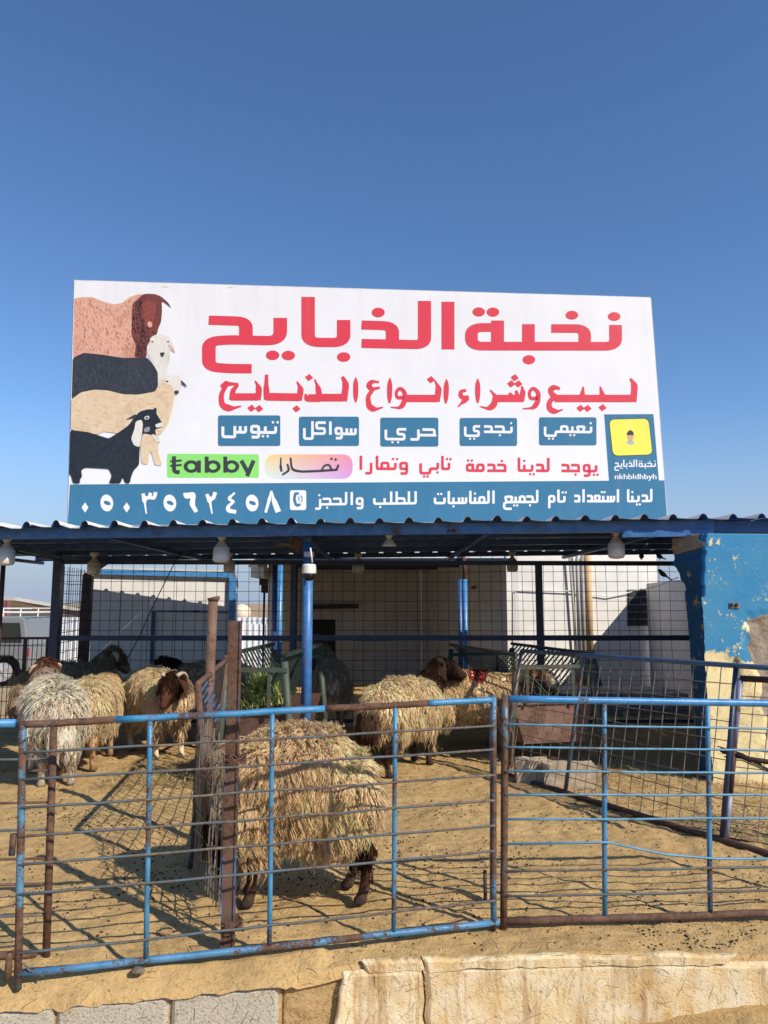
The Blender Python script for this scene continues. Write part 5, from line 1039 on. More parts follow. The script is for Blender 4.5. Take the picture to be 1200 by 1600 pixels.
# ------------------------------------------------------------ feeders
def feeder(label, c, ax, L, wd, hs_, mat_leg, mat_slat, trough_mat):
    """trough on splayed legs with a V rack of slats; c = middle of the near end, ax = direction away"""
    a = Vector(ax).normalized(); s = Vector((a.y, -a.x, 0)); c = Vector(c); o = thing('hay_feeder', tuple(c), label, 'feeder', 'green hay feeders with rusty troughs')
    P = lambda u, v, z: c + a * u + s * v + Vector((0, 0, z * hs_))
    h = wd / 2
    for u in (0.0, L):
        for v in (-1, 1): b = MB(); b.tube([P(u, v * (h + .06), 0), P(u, v * (h - .03), .93)], .03, 9); b.build('leg', mat_leg, o, smooth=True)
        b = MB(); b.beam(P(u - .02, -h, .87), P(u - .02, h, .87), .035, .035); b.build('end_rail', mat_leg, o)
        for v in (-.35, .22): b = MB(); b.beam(P(u - .02, v * wd, .87), P(u - .02, v * wd, .54), .028, .014); b.build('end_strut', mat_leg, o)
    for v in (-1, 1):
        b = MB(); b.beam(P(-.02, v * (h - .02), .98), P(L + .02, v * (h - .02), .98), .03, .03); b.build('top_rail', mat_slat, o)
    b = MB(); b.beam(P(0.02, 0, .56), P(L - .02, 0, .56), .03, .03); b.build('keel_rail', mat_slat, o)
    b = MB(); q = [(-h, .54), (-h + .1, .19), (h - .1, .19), (h, .54), (h - .012, .54), (h - .11, .203), (-h + .11, .203), (-h + .012, .54)]; b.prism([P(.03, v, z) for v, z in q], a * (L - .06)); b.build('trough', trough_mat, o)
    for u in (.03, L - .045): b = MB(); b.prism([P(u, -h + .014, .535), P(u, -h + .112, .205), P(u, h - .112, .205), P(u, h - .014, .535)], a * .012); b.build('trough_end', trough_mat, o)
    b = MB(); b.tube([P(.02, -h, .54), P(.02, h, .54)], .012, 6); b.build('trough_lip', trough_mat, o)
    n = int(L / .095); me = None
    for i in range(n):
        for v in (-1, 1):
            p, q = P(.06 + i * .095, 0, .57), P(.06 + i * .095, v * (h - .03), .97)
            if me is None or v not in me:
                sl_ = MB(); sl_.beam(p - p, q - p, .013, .013, tuple(a)); oo = sl_.build('slat', mat_slat, None); me = me or {}; me[v] = oo.data; oo.parent = o; oo.location = p - c; continue
            link('slat', me[v], o, loc=p - c)
    return o
feeder('green hay feeder with a rusty trough, beside the red marked sheep', (1.56, 6.9, 0), (-.26, 1, 0), 1.75, .80, 1.0, M_green, M_darkgreen, painted('trough_rust', (.20, .10, .065), .45, .75))
feeder('hay feeder full of fresh green fodder on the left, behind the grazing sheep', (-1.02, 6.0, 0), (.10, 1, 0), 1.5, .52, 1.06, M_green, M_darkgreen, painted('trough_rust_dark', (.12, .055, .035), .5, .75))
bk2 = plain('old_block', (.42, .33, .23), .9, .22, 12, .5)
for k, (px, py, ln, lab) in enumerate(((835, 1205, .27, 'chipped concrete block under the right feeder, left of the smooth long one'), (893, 1212, .40, 'smooth long concrete block lying under the right feeder'))):
    p = gr(px, py + 22, 0); b = MB(); b.box(p + Vector((0, .09, .09)), (ln, .18, .19)); o = b.build('concrete_block', bk2); 
    bm = bmesh.new(); bm.from_mesh(o.data); bmesh.ops.subdivide_edges(bm, edges=bm.edges, cuts=5, use_grid_fill=True)
    for v in bm.verts: v.co += Vector((random.uniform(-1, 1), random.uniform(-1, 1), random.uniform(-1, 1))) * (.008 if k == 0 else .003)
    bm.to_mesh(o.data); bm.free(); centre(o); o.rotation_euler.z = -.08; tag(o, lab, 'block', 'concrete blocks under the feeder')

# cables and birds
b = MB(); b.tube([at(298, 862, 8.0), at(285, 866, 8.6), at(277, 871, 8.95), at(240, 945, 8.93), at(215, 1000, 8.9), at(197, 1032, 8.9)], .006, 5); b.tube([at(285, 866, 8.6), at(320, 868, 9.1), at(400, 872, 10), at(448, 868, 10.1)], .005, 5)
tag(centre(b.build('power_cable', M_black)), 'thin black cable hanging in front of the white shed', 'cable')
b = MB(); b.tube([at(985, 926, 11.4), at(1030, 915, 10.5), at(1060, 902, 8.9)], .006, 5); tag(centre(b.build('house_cable', M_wirelight)), 'pale cable sagging from the bricked window to the blue wall', 'cable')
b = MB(); b.tube([at(700, 829, 6.36), at(830, 838, 6.5), at(1000, 834, 6.6), at(1080, 842, 6.5)], .004, 5); tag(centre(b.build('canopy_cable', M_black)), 'thin cable running along the front beam of the canopy', 'cable')
M_bird = plain('bird_brown', (.06, .042, .032), .8, .3, 40)
def bird(p, yaw, label, roll=0):
    o = thing('sparrow', tuple(p), label, 'bird', 'small birds by the back fence'); d = Vector((math.cos(yaw), math.sin(yaw), roll)).normalized(); p = Vector(p)
    b = MB(); b.tube([p - d * .045 + Vector((0, 0, .03)), p - d * .02 + Vector((0, 0, .035)), p + d * .012 + Vector((0, 0, .045)), p + d * .03 + Vector((0, 0, .062)), p + d * .043 + Vector((0, 0, .075)), p + d * .058 + Vector((0, 0, .077)), p + d * .066 + Vector((0, 0, .076))], [.006, .022, .031, .026, .021, .015, .003], 9)
    s = d.cross(Vector((0, 0, 1))); b.tube([p - d * .03 + Vector((0, 0, .03)), p - d * .07 + Vector((0, 0, .015)), p - d * .1 + Vector((0, 0, .006))], [.012, .009, .008], 5); b.build('body', M_bird, o, smooth=True)
    b = MB(); b.tube([p + d * .064 + Vector((0, 0, .076)), p + d * .08 + Vector((0, 0, .073))], [.006, .001], 5); b.build('beak', M_black, o)
    b = MB(); [b.tube([p + s * k * .01 + Vector((0, 0, .02)), p + s * k * .01 + Vector((0, 0, -.003))], .0025, 4) for k in (-1, 1)]; b.build('legs', M_black, o)
pb = lambda px: Vector((at(px, 880, 9.0).x, 8.985, zt + .022))
bird(pb(1002), 1.2, 'small dark bird perched on the back fence rail, left of the other perched one'); bird(pb(1031), 1.9, 'small dark bird perched on the back fence rail nearest the blue wall')
q = at(1037, 903, 8.98); bird(q, 2.75, 'small dark bird clinging to the wire mesh below the two perched birds', .35)

# ------------------------------------------------------------ sheep
def sdf_body(caps, res=.016, k=.008):
    """one closed skin round a set of tapered limbs (a, b, ra, rb, tag, flat) - blended at the joints"""
    lo = np.min([np.minimum(c[0], c[1]) - max(c[2], c[3]) - .06 for c in caps], 0); hi = np.max([np.maximum(c[0], c[1]) + max(c[2], c[3]) + .06 for c in caps], 0)
    n = np.ceil((hi - lo) / res).astype(int) + 1; G = np.stack(np.meshgrid(*[lo[i] + res * np.arange(n[i]) for i in range(3)], indexing='ij'), -1)
    def dist(P, c):
        a, b, ra, rb, tg, fl = c; q = P - a; d = b - a; L2 = max(d @ d, 1e-9); t = np.clip(q @ d / L2, 0, 1); r = q - t[..., None] * d
        if fl is not None: ax, kf = fl; r = r + (r @ ax)[..., None] * ax * (kf - 1)
        return np.sqrt((r * r).sum(-1)) - (ra + t * (rb - ra))
    E = np.zeros(G.shape[:3])
    for c in caps:
        R_ = max(c[2], c[3]) + .08; l2 = np.maximum(((np.minimum(c[0], c[1]) - R_ - lo) / res).astype(int), 0); h2 = np.minimum(((np.maximum(c[0], c[1]) + R_ - lo) / res).astype(int) + 2, n)
        sl_ = tuple(slice(l2[i], h2[i]) for i in range(3)); E[sl_] += np.exp(-np.clip(dist(G[sl_], c) / k, -60, 60))
    D = -k * np.log(E + 1e-26)
    ins = D < 0; cs = [(i, j, l) for i in (0, 1) for j in (0, 1) for l in (0, 1)]; sh = tuple(s - 1 for s in D.shape)
    cnt = sum(ins[i:i + sh[0], j:j + sh[1], l:l + sh[2]].astype(int) for i, j, l in cs); act = (cnt > 0) & (cnt < 8); idx = -np.ones(sh, int); idx[act] = np.arange(act.sum()); ai = np.argwhere(act)
    acc = np.zeros((len(ai), 3)); num = np.zeros(len(ai))
    for p in cs:
        for ax in range(3):
            if p[ax]: continue
            q = list(p); q[ax] = 1; d0 = D[tuple((ai + p).T)]; d1 = D[tuple((ai + q).T)]; m = (d0 < 0) != (d1 < 0); t = np.where(m, d0 / np.where(m, d0 - d1, 1), 0)
            pt = np.tile(np.array(p, float), (len(ai), 1)); pt[:, ax] = t; acc[m] += pt[m]; num[m] += 1
    V = lo + res * (ai + acc / num[:, None]); F = []
    for ax in range(3):
        o1, o2 = [(1, 2), (2, 0), (0, 1)][ax]; s0 = [slice(1, -1)] * 3; s0[ax] = slice(0, -1); s1 = [slice(1, -1)] * 3; s1[ax] = slice(1, None)
        for (m, flip) in ((ins[tuple(s0)] & ~ins[tuple(s1)], False), (~ins[tuple(s0)] & ins[tuple(s1)], True)):
            e = np.argwhere(m) + 1; e[:, ax] -= 1
            if not len(e): continue
            u = np.zeros(3, int); u[o1] = 1; v = np.zeros(3, int); v[o2] = 1
            q = np.stack([idx[tuple((e - u - v).T)], idx[tuple((e - v).T)], idx[tuple(e.T)], idx[tuple((e - u).T)]], 1); F.append(q[:, ::-1] if flip else q)
    F = np.concatenate(F); F = F[(F >= 0).all(1)]
    W = np.stack([np.exp(-np.clip(dist(V, c), -.02, 1) / .012) for c in caps], 1); return V, F, W / W.sum(1, keepdims=True)
def vnorm(V, F):
    n = np.cross(V[F[:, 2]] - V[F[:, 0]], V[F[:, 3]] - V[F[:, 1]]); N = np.zeros_like(V)
    for j in range(4): np.add.at(N, F[:, j], n)
    return N / (np.linalg.norm(N, axis=1, keepdims=True) + 1e-12)
nrm = lambda a: a / (np.linalg.norm(a, axis=-1, keepdims=True) + 1e-12)
def lock_mesh(P, N, L, Wd, colr, rg, droop=1.0, curl=.25, lift=.35, flow=None, rings=6, strands=5, spread=1.35):
    """clumps of thin wavy strands growing at P along N and hanging down; the strands of a clump meet near its tip"""
    n = len(P); down = np.array([0, 0, -1.0]); side = N[:, 2]; f1 = np.stack([np.sin(P[:, 0] * 14 + P[:, 2] * 6), np.sin(P[:, 1] * 15 + P[:, 0] * 7 + 1), np.sin(P[:, 2] * 12 + P[:, 1] * 9 + 2)], 1)
    fl = np.zeros((n, 3)) if flow is None else np.tile(flow, (n, 1))
    d = nrm(N * lift + down * (droop * (.45 + .55 * (1 - np.clip(side, 0, 1))))[:, None] + f1 * .11 + rg.normal(0, .055, (n, 3)) + fl)
    d = nrm(d - N * np.minimum((d * N).sum(1) - .08, 0)[:, None]); ph = rg.uniform(0, 6.28, n); fr = rg.uniform(7, 11, n); ux = nrm(np.cross(d, N + rg.normal(0, .15, (n, 3)))); top = rg.uniform(.8, 1.2, n)
    R_ = lambda a: np.repeat(a, strands, 0); P0, N, L, Wd, colr, d, ph, fr, ux = map(R_, (P, N, L, Wd, colr, d, ph, fr, ux)); n = len(P0)
    j = rg.normal(0, 1, (n, 3)); j = (j - N * (j * N).sum(1)[:, None] * .8) * (Wd * spread)[:, None]; L = L * rg.uniform(.7, 1.1, n); ph = ph + rg.normal(0, .25, n); d = nrm(d + rg.normal(0, .03, (n, 3))); colr = np.clip(colr * rg.uniform(.88, 1.12, n)[:, None], 0, .95); Wd = Wd * rg.uniform(.55, .95, n)
    uy = np.cross(d, ux); Vs = []; C = []
    for i in range(rings):
        t = i / (rings - 1); g_ = down * (t * t * .3 * droop)
        c = P0 + j * (1 - .70 * t) - N * .010 + d * (L * t)[:, None] + g_ * L[:, None] + N * (L * .22 * math.sin(math.pi * t) * lift)[:, None] + (ux * np.sin(ph + fr * t)[:, None] + uy * (.6 * np.cos(ph + fr * t))[:, None]) * (L * curl * (.3 + .7 * t) * .20)[:, None]
        hgt = ((c - P0) * N).sum(1); c = c + N * np.clip(.003 + .015 * min(1, 2.5 * t) * (1 - .45 * t) - hgt, 0, None)[:, None]      # lie on the coat, never inside it
        wdt = Wd * (.9, 1.2, 1.25, 1.1, .8, .12)[i]
        for a, asp in ((0, 1.0), (2.1, .75), (4.2, .75)): Vs.append(c + (ux * math.cos(a) * asp + uy * math.sin(a) * asp * .8) * wdt[:, None])
        tip = np.array([1.10, 1.10, 1.16]) * t + np.array([.86, .82, .74]) * (1 - t); C += [np.clip(colr * tip, 0, .95)] * 3      # darker, yellower roots and paler tips
    V = np.stack(Vs, 1); Cc = np.stack(C, 1); k = rings * 3; base = (np.arange(n) * k)[:, None, None]; q = []
    for i in range(rings - 1):
        for j_ in range(3): a = i * 3 + j_; b_ = i * 3 + (j_ + 1) % 3; q.append((a, b_, b_ + 3, a + 3))
    F = (np.array(q)[None] + base).reshape(-1, 4); return V.reshape(-1, 3), F, Cc.reshape(-1, 3)
M_skin = tint_mat('sheep_skin', .85, .22, 45); M_fleece = tint_mat('sheep_fleece', .95, .14, 60)
_t = M_fleece.node_tree; _p = _t.nodes['Principled BSDF']; _p.inputs['Specular IOR Level'].default_value = .08; _tr = _t.nodes.new('ShaderNodeBsdfTranslucent'); _mx = _t.nodes.new('ShaderNodeMixShader'); _mx.inputs[0].default_value = .45
_t.links.new(_p.inputs['Base Color'].links[0].from_socket, _tr.inputs[0]); _t.links.new(_p.outputs[0], _mx.inputs[1]); _t.links.new(_tr.outputs[0], _mx.inputs[2]); _t.links.new(_mx.outputs[0], _t.nodes['Material Output'].inputs[0])   # wool lets light through
M_eye = plain('sheep_eye', (.02, .012, .006), .15, 0); M_horn = plain('horn', (.42, .35, .25), .5, .25, 40, .2)
M_hoofless = None
def V3(*a): return np.array(a, float)
def sheep(name_label, loc, yaw, wool, head_c, leg_c, sc=1.0, nlocks=3200, llen=(.06, .10), lw=.0065, neck=None, muzzle=None, seed=1, gait=(0, 0, 0, 0), curl=.3, droop=1.0, lift=.35, dark=None, horn=None, face=None, mark=None, legwool=.5, ear_up=0.0, fat=1.0, res=.016, sx=1.0, strands=4, trunk=None, pastc=None, tailc=None, neckc=None, earc=None):
    rg = np.random.default_rng(seed); o = thing('sheep', loc, name_label, 'sheep', 'long woolled sheep in the pen'); caps = []
    def cp_(a, b, ra, rb, tg, fl=None): q = V3(sx, 1, 1); caps.append((V3(*a) * (q if tg in ('wool', 'tail', 'thigh') else q if tg in ('leg', 'pastern', 'hoof') else 1), V3(*b) * (q if tg in ('wool', 'tail', 'thigh', 'leg', 'pastern', 'hoof') else 1), ra, rb, tg, fl))
    ky = (V3(0, 1, 0), 1.12)
    # trunk: rump, loin, ribs, chest, brisket
    for q_ in trunk or (): cp_(*q_)
    if not trunk: cp_((-.36, 0, .545), (-.10, 0, .575), .195 * fat, .215 * fat, 'wool', ky); cp_((-.10, 0, .575), (.28, 0, .56), .215 * fat, .195 * fat, 'wool', ky); cp_((.28, 0, .56), (.40, 0, .53), .185, .14, 'wool')
    if not trunk: cp_((-.1, 0, .50), (.2, 0, .49), .18, .17, 'wool'); cp_((-.50, 0, .53), (-.55, 0, .40), .115, .085, 'tail', (V3(1, 0, 0), 1.4))      # fat tail
    nb_ = V3(.36 * sx, 0, .62); hp = V3(*(neck or (.66, 0, .86))); mz = V3(*(muzzle or (.86, 0, .72))); m_ = nb_ * .5 + hp * .5 + V3(0, 0, .015)
    cp_(nb_, m_, .145, .105, 'neckwool'); cp_(m_, hp, .105, .082, 'neck')
    hd = mz - hp; hl = np.linalg.norm(hd); hu = hd / hl; sd_ = np.cross(V3(0, 0, 1), hu); sd_ = sd_ / (np.linalg.norm(sd_) + 1e-9); up = np.cross(hu, sd_)
    nose = hp + hu * .25; fy = (sd_, 1.18)
    cp_(hp, hp + hu * .10 + up * .012, .078, .068, 'head', fy); cp_(hp + hu * .09 + up * .016, hp + hu * .18 + up * .006, .062, .050, 'face', fy); cp_(hp + hu * .16 - up * .002, nose - up * .012, .048, .036, 'muzzle', fy)
    cp_(hp + hu * .06 - up * .035, nose - hu * .03 - up * .03, .045, .028, 'head', fy)
    for s in (-1, 1):
        e0 = hp + hu * .005 + sd_ * s * .065 + up * .02; e1 = e0 + sd_ * s * .055 + V3(0, 0, -.035 + .05 * ear_up) - hu * .01; e2 = e1 + sd_ * s * .03 + V3(0, 0, -.10 + .12 * ear_up) + hu * .02
        fa = nrm(np.cross(e2 - e0, sd_ * s * .3 + hu)); cp_(e0, e1, .026, .036, 'ear', (fa, 2.2)); cp_(e1, e2, .037, .018, 'ear', (fa, 2.2))
    L_ = leg_c
    for i, (x, s) in enumerate(((.27, 1), (.27, -1), (-.36, 1), (-.36, -1))):
        g_ = gait[i]; y = .105 * s
        if i < 2:
            cp_((x, y, .46), (x + g_ * .4, y, .30), .088, .058, 'thigh'); cp_((x + g_ * .4, y, .30), (x + g_ * .75, y, .21), .044, .030, 'leg'); cp_((x + g_ * .75, y, .21), (x + g_ * .95, y, .075), .027, .022, 'leg'); cp_((x + g_ * .95, y, .075), (x + g_ + .018, y, .034), .021, .023, 'pastern'); [cp_((x + g_ + .010, y + q_, .026), (x + g_ + .044, y + q_ * 1.15, .018), .020, .013, 'hoof') for q_ in (-.015, .015)]
        else:
            cp_((x + .02, y * 1.05, .50), (x + .09 + g_ * .3, y * 1.1, .36), .115, .082, 'thigh'); cp_((x + .09 + g_ * .3, y * 1.1, .36), (x - .05 + g_ * .6, y, .235), .062, .034, 'leg'); cp_((x - .05 + g_ * .6, y, .235), (x - .025 + g_ * .9, y, .08), .028, .023, 'leg'); cp_((x - .025 + g_ * .9, y, .08), (x + g_, y, .034), .021, .023, 'pastern'); [cp_((x + g_ - .004, y + q_, .026), (x + g_ + .034, y + q_ * 1.15, .018), .020, .013, 'hoof') for q_ in (-.015, .015)]
    V, F, W = sdf_body(caps, res); N = vnorm(V, F); tags = [c[4] for c in caps]; w_ = np.array(wool); hc = np.array(head_c); lc = np.array(leg_c); fc = np.array(face if face is not None else head_c)
    cmap = {'wool': w_ * .9, 'tail': (np.array(tailc) if tailc is not None else w_) * .9, 'neckwool': (w_ * .6 + hc * .4) if neckc is None else np.array(neckc), 'neck': hc, 'head': hc, 'face': fc, 'muzzle': fc * .8, 'ear': np.array(earc) if earc is not None else hc * .9, 'thigh': w_ * (1 - legwool * .0), 'leg': lc, 'pastern': np.array(pastc) if pastc is not None else np.clip(lc * 1.15, 0, .8), 'hoof': V3(.028, .02, .015)}
    C = W @ np.stack([cmap[t] for t in tags])
    npmesh('body', V * sc, F, M_skin, o, smooth=True, colors=np.clip(C, 0, 1))
    C = W @ np.stack([cmap[t] / (.9 if t in ('wool', 'tail') else 1) for t in tags])
    # wool and hair
    tri = F; ar_ = np.linalg.norm(np.cross(V[tri[:, 2]] - V[tri[:, 0]], V[tri[:, 3]] - V[tri[:, 1]]), axis=1)
    wsum = lambda *ts: W[:, [i for i, t in enumerate(tags) if t in ts]].sum(1)
    def grow(mask, n, L0, L1, wd, colf, cu=curl, dr=droop, li=lift, flow=None):
        pw_ = ar_ * mask[tri].mean(1) ** 2; pw_ = pw_ / pw_.sum(); fi = rg.choice(len(tri), n, p=pw_); b_ = rg.dirichlet((1, 1, 1, 1), n); P = (V[tri[fi]] * b_[:, :, None]).sum(1); Nn = nrm((N[tri[fi]] * b_[:, :, None]).sum(1))
        L = rg.uniform(L0, L1, n) * (1 + .25 * np.sin(P[:, 0] * 23 + P[:, 2] * 31)); cl = colf(P, Nn, (C[tri[fi]] * b_[:, :, None]).sum(1)); return lock_mesh(P, Nn, L, wd * rg.uniform(.7, 1.25, n), cl, rg, dr, cu, li, flow, strands=strands)
    def jit(P, Nn, c): 
        n = len(P); v = rg.uniform(.82, 1.15, n)[:, None]; y = rg.normal(0, .018, n)[:, None]; patch = (1 + .14 * np.sin(P[:, 0] * 11 + 2 * np.sin(P[:, 2] * 9 + seed)) * np.sin(P[:, 2] * 13 + seed))[:, None]
        c = c * v * patch * np.concatenate([1 + y * .3, 1 + 0 * y, 1 - y], 1)
        if mark is not None: mk = np.exp(-(((P - mark[0]) / mark[1]) ** 2).sum(1))[:, None] > .4; c = np.where(mk, np.array(mark[2]) * v, c)
        return np.clip(c, .004, .95)
    parts = [grow(wsum('wool', 'tail', 'thigh') , nlocks, *llen, lw, jit)]
    parts.append(grow(wsum('wool') * np.clip(N[:, 2] * 1.3 - .3, 0, 1), nlocks // 6, llen[0] * .5, llen[1] * .6, lw * .9, jit, cu=curl * 1.8, dr=.35, li=.75))
    parts.append(grow(wsum('neckwool', 'neck'), nlocks // 5, llen[0] * .6, llen[1] * .8, lw * .8, jit)); parts += [grow(wsum('leg', 'thigh') * np.clip((V[:, 2] - .10) / .15, 0, 1), int(nlocks * .22 * legwool) + 50, .03, .065, lw * .7, jit, li=.3), grow(wsum('leg') * (V[:, 2] > .09), nlocks // 10, .010, .020, lw * .4, jit, li=.12, cu=.1)]
    parts.append(grow(wsum('head') , nlocks // 7, .018, .040, lw * .45, jit, li=.3))
    off = 0; Vs, Fs, Cs = [], [], []
    for v, f, c in parts: Vs.append(v); Fs.append(f + off); Cs.append(c); off += len(v)
    npmesh('fleece', np.concatenate(Vs) * sc, np.concatenate(Fs), M_fleece, o, 'stuff', True, np.concatenate(Cs))
    for s in (-1, 1):
        e = (hp + hu * .105 + sd_ * s * .052 + up * .034) * sc; b = MB(); b.lathe((0, 0, 0), [(.002, -.013), (.009, -.009), (.013, 0), (.009, .009), (.002, .013)], 10); b.v = [tuple(Vector(v) + Vector(e) + WORLD[o.name]) for v in b.v]; b.build('eye', M_eye, o, smooth=True)
        if horn:
            hb = hp + hu * .0 + sd_ * s * .05 + up * .06; pts = []
            for j in range(9):
                a = j / 8 * horn[0]; pts.append(hb + sd_ * s * (.02 + .05 * math.sin(a * .6)) - hu * (horn[1] * math.sin(a)) + up * (horn[1] * (1 - math.cos(a)) * -.9 + .02))
            b = MB(); b.tube([Vector(p * sc) + WORLD[o.name] for p in pts], [.022 * (1 - j / 9.5) for j in range(9)], 9); b.build('horn', M_horn, o, smooth=True)
    o.rotation_euler.z = yaw; return o
TAN = (.94, .715, .42); WHITE_W = (.97, .85, .66); BROWN = (.085, .034, .018); DKB = (.035, .018, .012); CREAM = (.62, .50, .34)
GOLD = (.86, .59, .25)
FRONT = [((-.06, 0, .585), (.16, 0, .575), .235, .205, 'wool', (V3(0, 1, 0), 1.1)), ((-.06, 0, .575), (-.26, 0, .53), .23, .17, 'wool'), ((-.26, 0, .53), (-.35, 0, .47), .165, .125, 'wool'), ((-.36, 0, .46), (-.39, 0, .36), .11, .08, 'tail', (V3(1, 0, 0), 1.3)), ((.16, 0, .57), (.30, 0, .55), .205, .17, 'wool'), ((-.06, 0, .50), (.16, 0, .50), .19, .18, 'wool')]
sheep('tan woolly sheep grazing with brown legs, broadside nearest the front gate', (-.43, 3.86, 0), R(184), TAN, (.05, .02, .012), (.048, .019, .011), 1.0, 5600, (.065, .125), .0042, neck=(.36, .03, .36), muzzle=(.31, .02, .10), seed=11, gait=(.0, .05, -.03, .04), curl=.7, lift=.22, legwool=.8, res=.013, tailc=TAN, sx=.80, strands=4, trunk=FRONT, pastc=(.10, .06, .04))
sheep('shaggy cream white sheep seen from behind, at the far left with one long ear showing', (-2.80, 6.40, 0), R(122), WHITE_W, (.15, .06, .03), (.66, .56, .42), 1.0, 3200, (.07, .13), .0060, neck=(.62, -.02, .86), muzzle=(.80, .06, .70), seed=12, curl=.7, lift=.17, legwool=1.2, fat=1.08, neckc=WHITE_W, earc=(.55, .38, .28), ear_up=.5, gait=(.0, .05, .02, -.03), strands=3)
sheep('golden tan sheep seen from behind, between the white sheep and the brown faced one', (-2.66, 6.95, 0), R(97), (.95, .75, .46), (.78, .54, .26), (.40, .24, .13), .98, 2600, (.055, .095), .0046, seed=13, curl=.65, lift=.26, neck=(.60, .0, .70), muzzle=(.78, -.05, .54), fat=.98, strands=3)
sheep('tan sheep with a brown face turned towards the camera, left of the divider', (-2.20, 7.35, 0), R(-48), (.94, .73, .45), (.07, .028, .016), (.70, .54, .34), 1.0, 2800, (.06, .105), .0048, neck=(.56, -.12, .74), muzzle=(.68, -.30, .50), seed=14, curl=.7, lift=.24, face=(.09, .034, .02), horn=(2.4, .07), gait=(.05, -.05, .0, .06), fat=1.08, strands=3)
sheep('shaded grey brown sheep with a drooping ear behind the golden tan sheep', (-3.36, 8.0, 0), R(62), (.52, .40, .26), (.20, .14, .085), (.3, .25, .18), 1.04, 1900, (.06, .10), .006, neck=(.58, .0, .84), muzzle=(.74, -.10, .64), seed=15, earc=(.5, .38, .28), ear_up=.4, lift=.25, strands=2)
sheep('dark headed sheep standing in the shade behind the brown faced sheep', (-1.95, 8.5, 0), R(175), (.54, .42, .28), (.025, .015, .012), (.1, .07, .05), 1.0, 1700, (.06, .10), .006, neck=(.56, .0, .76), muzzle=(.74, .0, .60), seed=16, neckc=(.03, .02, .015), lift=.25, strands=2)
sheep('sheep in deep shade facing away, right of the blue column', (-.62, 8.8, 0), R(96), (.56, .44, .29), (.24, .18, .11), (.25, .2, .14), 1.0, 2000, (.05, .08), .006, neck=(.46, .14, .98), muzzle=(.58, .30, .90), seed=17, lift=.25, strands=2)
sheep('golden tan sheep with a dark brown head and legs in the middle of the pen', (.18, 6.72, 0), R(54), (.95, .75, .45), DKB, (.055, .025, .015), .99, 3000, (.06, .10), .0046, neck=(.54, -.04, .86), muzzle=(.72, -.22, .78), seed=18, curl=.65, lift=.22, tailc=(.10, .05, .03), neckc=(.06, .03, .018), legwool=1.0, gait=(.03, -.04, .03, -.02), fat=1.0, strands=3)
sheep('curly tan sheep with a red paint mark on its back, eating at the right feeder', (.88, 7.40, 0), R(2), (.89, .68, .40), (.16, .08, .04), (.30, .19, .10), 1.0, 3000, (.04, .07), .0046, neck=(.60, -.14, .76), muzzle=(.80, -.34, .64), seed=19, curl=1.1, lift=.30, face=(.66, .55, .38), mark=((.02, 0, .79), V3(.11, .3, .12), (.50, .07, .05)), gait=(0, .04, .02, -.04), strands=3)

# ------------------------------------------------------------ loose things on the ground
def blades(n, pf, L, wd, lift, colr, name, mat, label=None, cat=None, kind='stuff', parent=None):
    V = []; F = []; C = []
    for i in range(n):
        p = np.array(pf()); a = random.uniform(0, 2 * math.pi); l = random.uniform(*L); u = np.array([math.cos(a), math.sin(a), random.uniform(*lift)]); u = u / np.linalg.norm(u); s = np.array([-math.sin(a), math.cos(a), 0]) * wd * random.uniform(.6, 1.3); mid = p + u * l * .5 + np.array([0, 0, random.uniform(-.1, .15) * l]); e = p + u * l + np.array([0, 0, -abs(random.gauss(0, .12)) * l * (1 if lift[1] > .3 else 0)])
        k = len(V); V += [p - s, p + s, mid + s, mid - s, e + s * .4, e - s * .4]; F += [(k, k + 1, k + 2, k + 3), (k + 3, k + 2, k + 4, k + 5)]; c = np.array(random.choice(colr)) * random.uniform(.75, 1.25); C += [c] * 6
    o = npmesh(name, np.array(V), np.array(F), mat, parent, kind, False, np.clip(np.array(C), 0, 1))
    if label: tag(o, label, cat)
    return o
M_blade = tint_mat('blade', .7, .1, 40)
M_grass_fix = None
def on_ground(x, y, dz=.004): return (x, y, float(pen_height(np.array([x]), np.array([y]))[0]) + dz)
HC = Vector((-1.0, 6.02, .58))
def hay(): r = abs(random.gauss(0, .5)); a = random.uniform(0, 6.28); return (HC.x + .02 + .17 * r * math.cos(a), HC.y + .14 + .16 * r * math.sin(a), HC.z + max(0, .24 - .2 * r) * random.random() + .03)
blades(1100, hay, (.08, .2), .0032, (.3, 1.7), [(.13, .22, .05), (.19, .28, .07), (.28, .33, .11), (.40, .38, .17)], 'green_fodder', M_blade, 'heap of fresh green fodder in the left feeder', 'fodder')
def straw_pt():
    x = random.uniform(.9, 3.6); y = random.uniform(4.6, 7.3)
    if random.random() < .3: x = random.uniform(-2.3, -1.3); y = random.uniform(6.0, 7.2)
    if x > 0 and (y < 6.75 - (x - 1.0) * 1.65): x = random.uniform(1.4, 3.6); y = random.uniform(6.0, 7.2)
    return on_ground(x, y, random.uniform(.003, .02))
blades(5200, straw_pt, (.05, .15), .0022, (-.05, .25), [(.52, .40, .19), (.42, .31, .14), (.60, .48, .26), (.30, .2, .1)], 'straw_litter', M_blade, 'pale straw scattered round the right feeder', 'straw')
blades(3200, lambda: on_ground(random.uniform(-2.4, 2.6), random.uniform(3.0, 7.0)), (.015, .08), .0013, (-.05, .15), [(.52, .40, .2), (.40, .30, .15), (.30, .21, .11)], 'straw_bits', M_blade, 'thin bits of straw on the pen floor behind the gates', 'straw')
blades(260, lambda: on_ground(random.choice((random.gauss(-1.75, .25), random.gauss(-1.55, .2))), random.gauss(6.3, .18)), (.03, .10), .0025, (-.05, .3), [(.15, .2, .05), (.22, .24, .07)], 'fodder_scraps', M_blade, 'trodden green fodder scraps left of the divider', 'fodder')
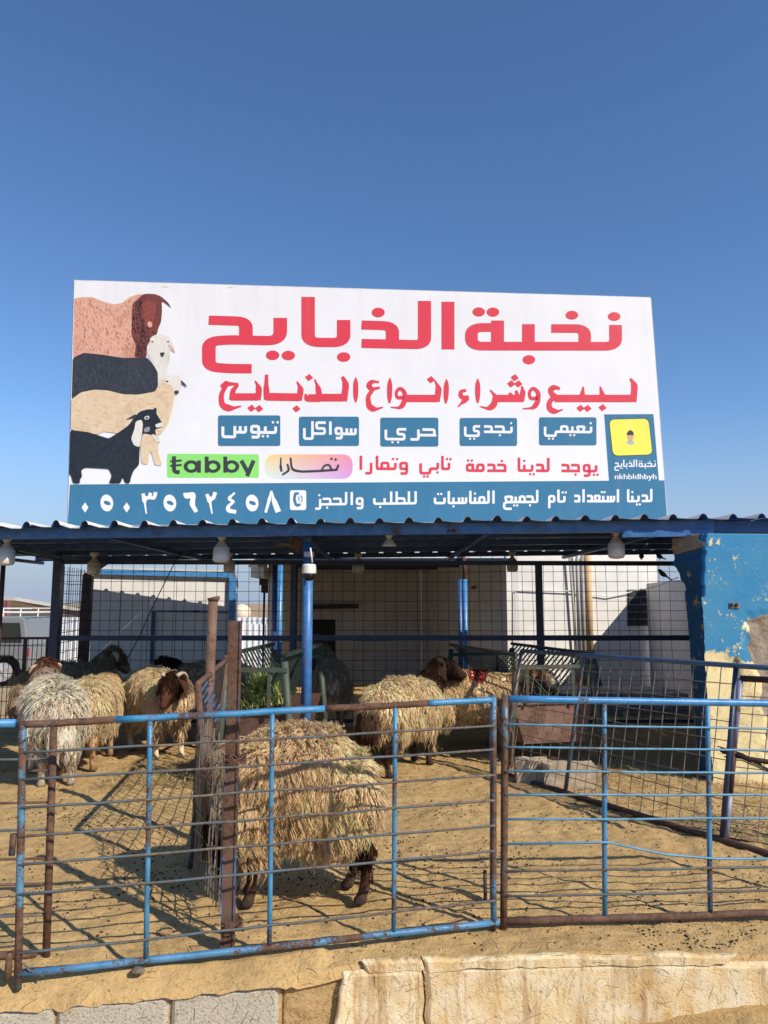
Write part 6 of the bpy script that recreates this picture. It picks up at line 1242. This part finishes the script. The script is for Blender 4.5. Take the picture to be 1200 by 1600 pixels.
def pellets(n, name, box, r, colr, label, cat, squash=.7):
    base = [(math.cos(a) * math.cos(b), math.sin(a) * math.cos(b), math.sin(b)) for b in (-.6, .6) for a in np.linspace(0, 2 * math.pi, 5, False)] + [(0, 0, -1), (0, 0, 1)]
    f = [(i, (i + 1) % 5, 5 + (i + 1) % 5, 5 + i) for i in range(5)]; f2 = [((i + 1) % 5, i, 10, 10) for i in range(5)]; B = np.array(base); V = []; F = []; C = []
    for i in range(n):
        if random.random() < .5: cx_, cy_ = random.uniform(box[0], box[1]), random.uniform(box[2], box[3])
        else: q = random.choice(CL); cx_, cy_ = q[0] + random.gauss(0, .14), q[1] + random.gauss(0, .12)
        if cy_ < wall_y(cx_) + .05: continue
        s = random.uniform(*r); p = on_ground(cx_, cy_, s * .3); M = np.diag([s * random.uniform(.8, 1.5), s * random.uniform(.8, 1.2), s * squash]); v = B @ M; a = random.uniform(0, 3.14); Rz = np.array([[math.cos(a), -math.sin(a), 0], [math.sin(a), math.cos(a), 0], [0, 0, 1]])
        k = len(V); V += list(v @ Rz.T + np.array(p)); F += [tuple(j + k for j in q) for q in f] + [((i_ + 1) % 5 + k, i_ + k, 10 + k) for i_ in range(5)] + [(5 + i_ + k, 5 + (i_ + 1) % 5 + k, 11 + k) for i_ in range(5)]; C += [np.array(random.choice(colr)) * random.uniform(.7, 1.2)] * 12
    me = bpy.data.meshes.new(name); me.from_pydata([tuple(v) for v in V], [], F); me.materials.append(M_blade); at_ = me.color_attributes.new('tint', 'FLOAT_COLOR', 'POINT'); at_.data.foreach_set('color', np.concatenate([np.array(C), np.ones((len(V), 1))], 1).astype(np.float32).ravel()); me.shade_smooth()
    return tag(link(name, me, None, 'stuff'), label, cat)
CL = [(random.uniform(-2.4, 2.6), random.uniform(3.4, 6.5)) for _ in range(40)]
pellets(5200, 'dung_pellets', (-2.8, 3.2, 3.25, 7.5), (.0022, .0072), [(.035, .022, .013), (.06, .038, .02), (.10, .065, .035)], 'dark dung pellets scattered over the pen floor', 'dung')
pellets(2600, 'gravel', (-2.2, 3.0, 2.9, 4.6), (.0015, .006), [(.46, .34, .2), (.36, .25, .14), (.52, .42, .28)], 'small pale stones in the dirt along the front gates', 'gravel')
for px, py, s, lab in ((215, 1521, .022, 'dark pebble on the dirt in front of the left gate'), (258, 1458, .026, 'pale lump of earth just behind the left gate')):
    p = gr(px, py, 0); bm = bmesh.new(); bmesh.ops.create_icosphere(bm, subdivisions=2, radius=s)
    for v in bm.verts: v.co = Vector((v.co.x * 1.3, v.co.y, v.co.z * .7)) * random.uniform(.82, 1.1)
    me = bpy.data.meshes.new('stone'); bm.to_mesh(me); bm.free(); me.materials.append(plain('dark_stone', (.14, .11, .08), .9, .3, 60) if px == 215 else M_mud); o = link('stone', me); o.location = p + Vector((0, 0, s * .4)); tag(o, lab, 'stone')
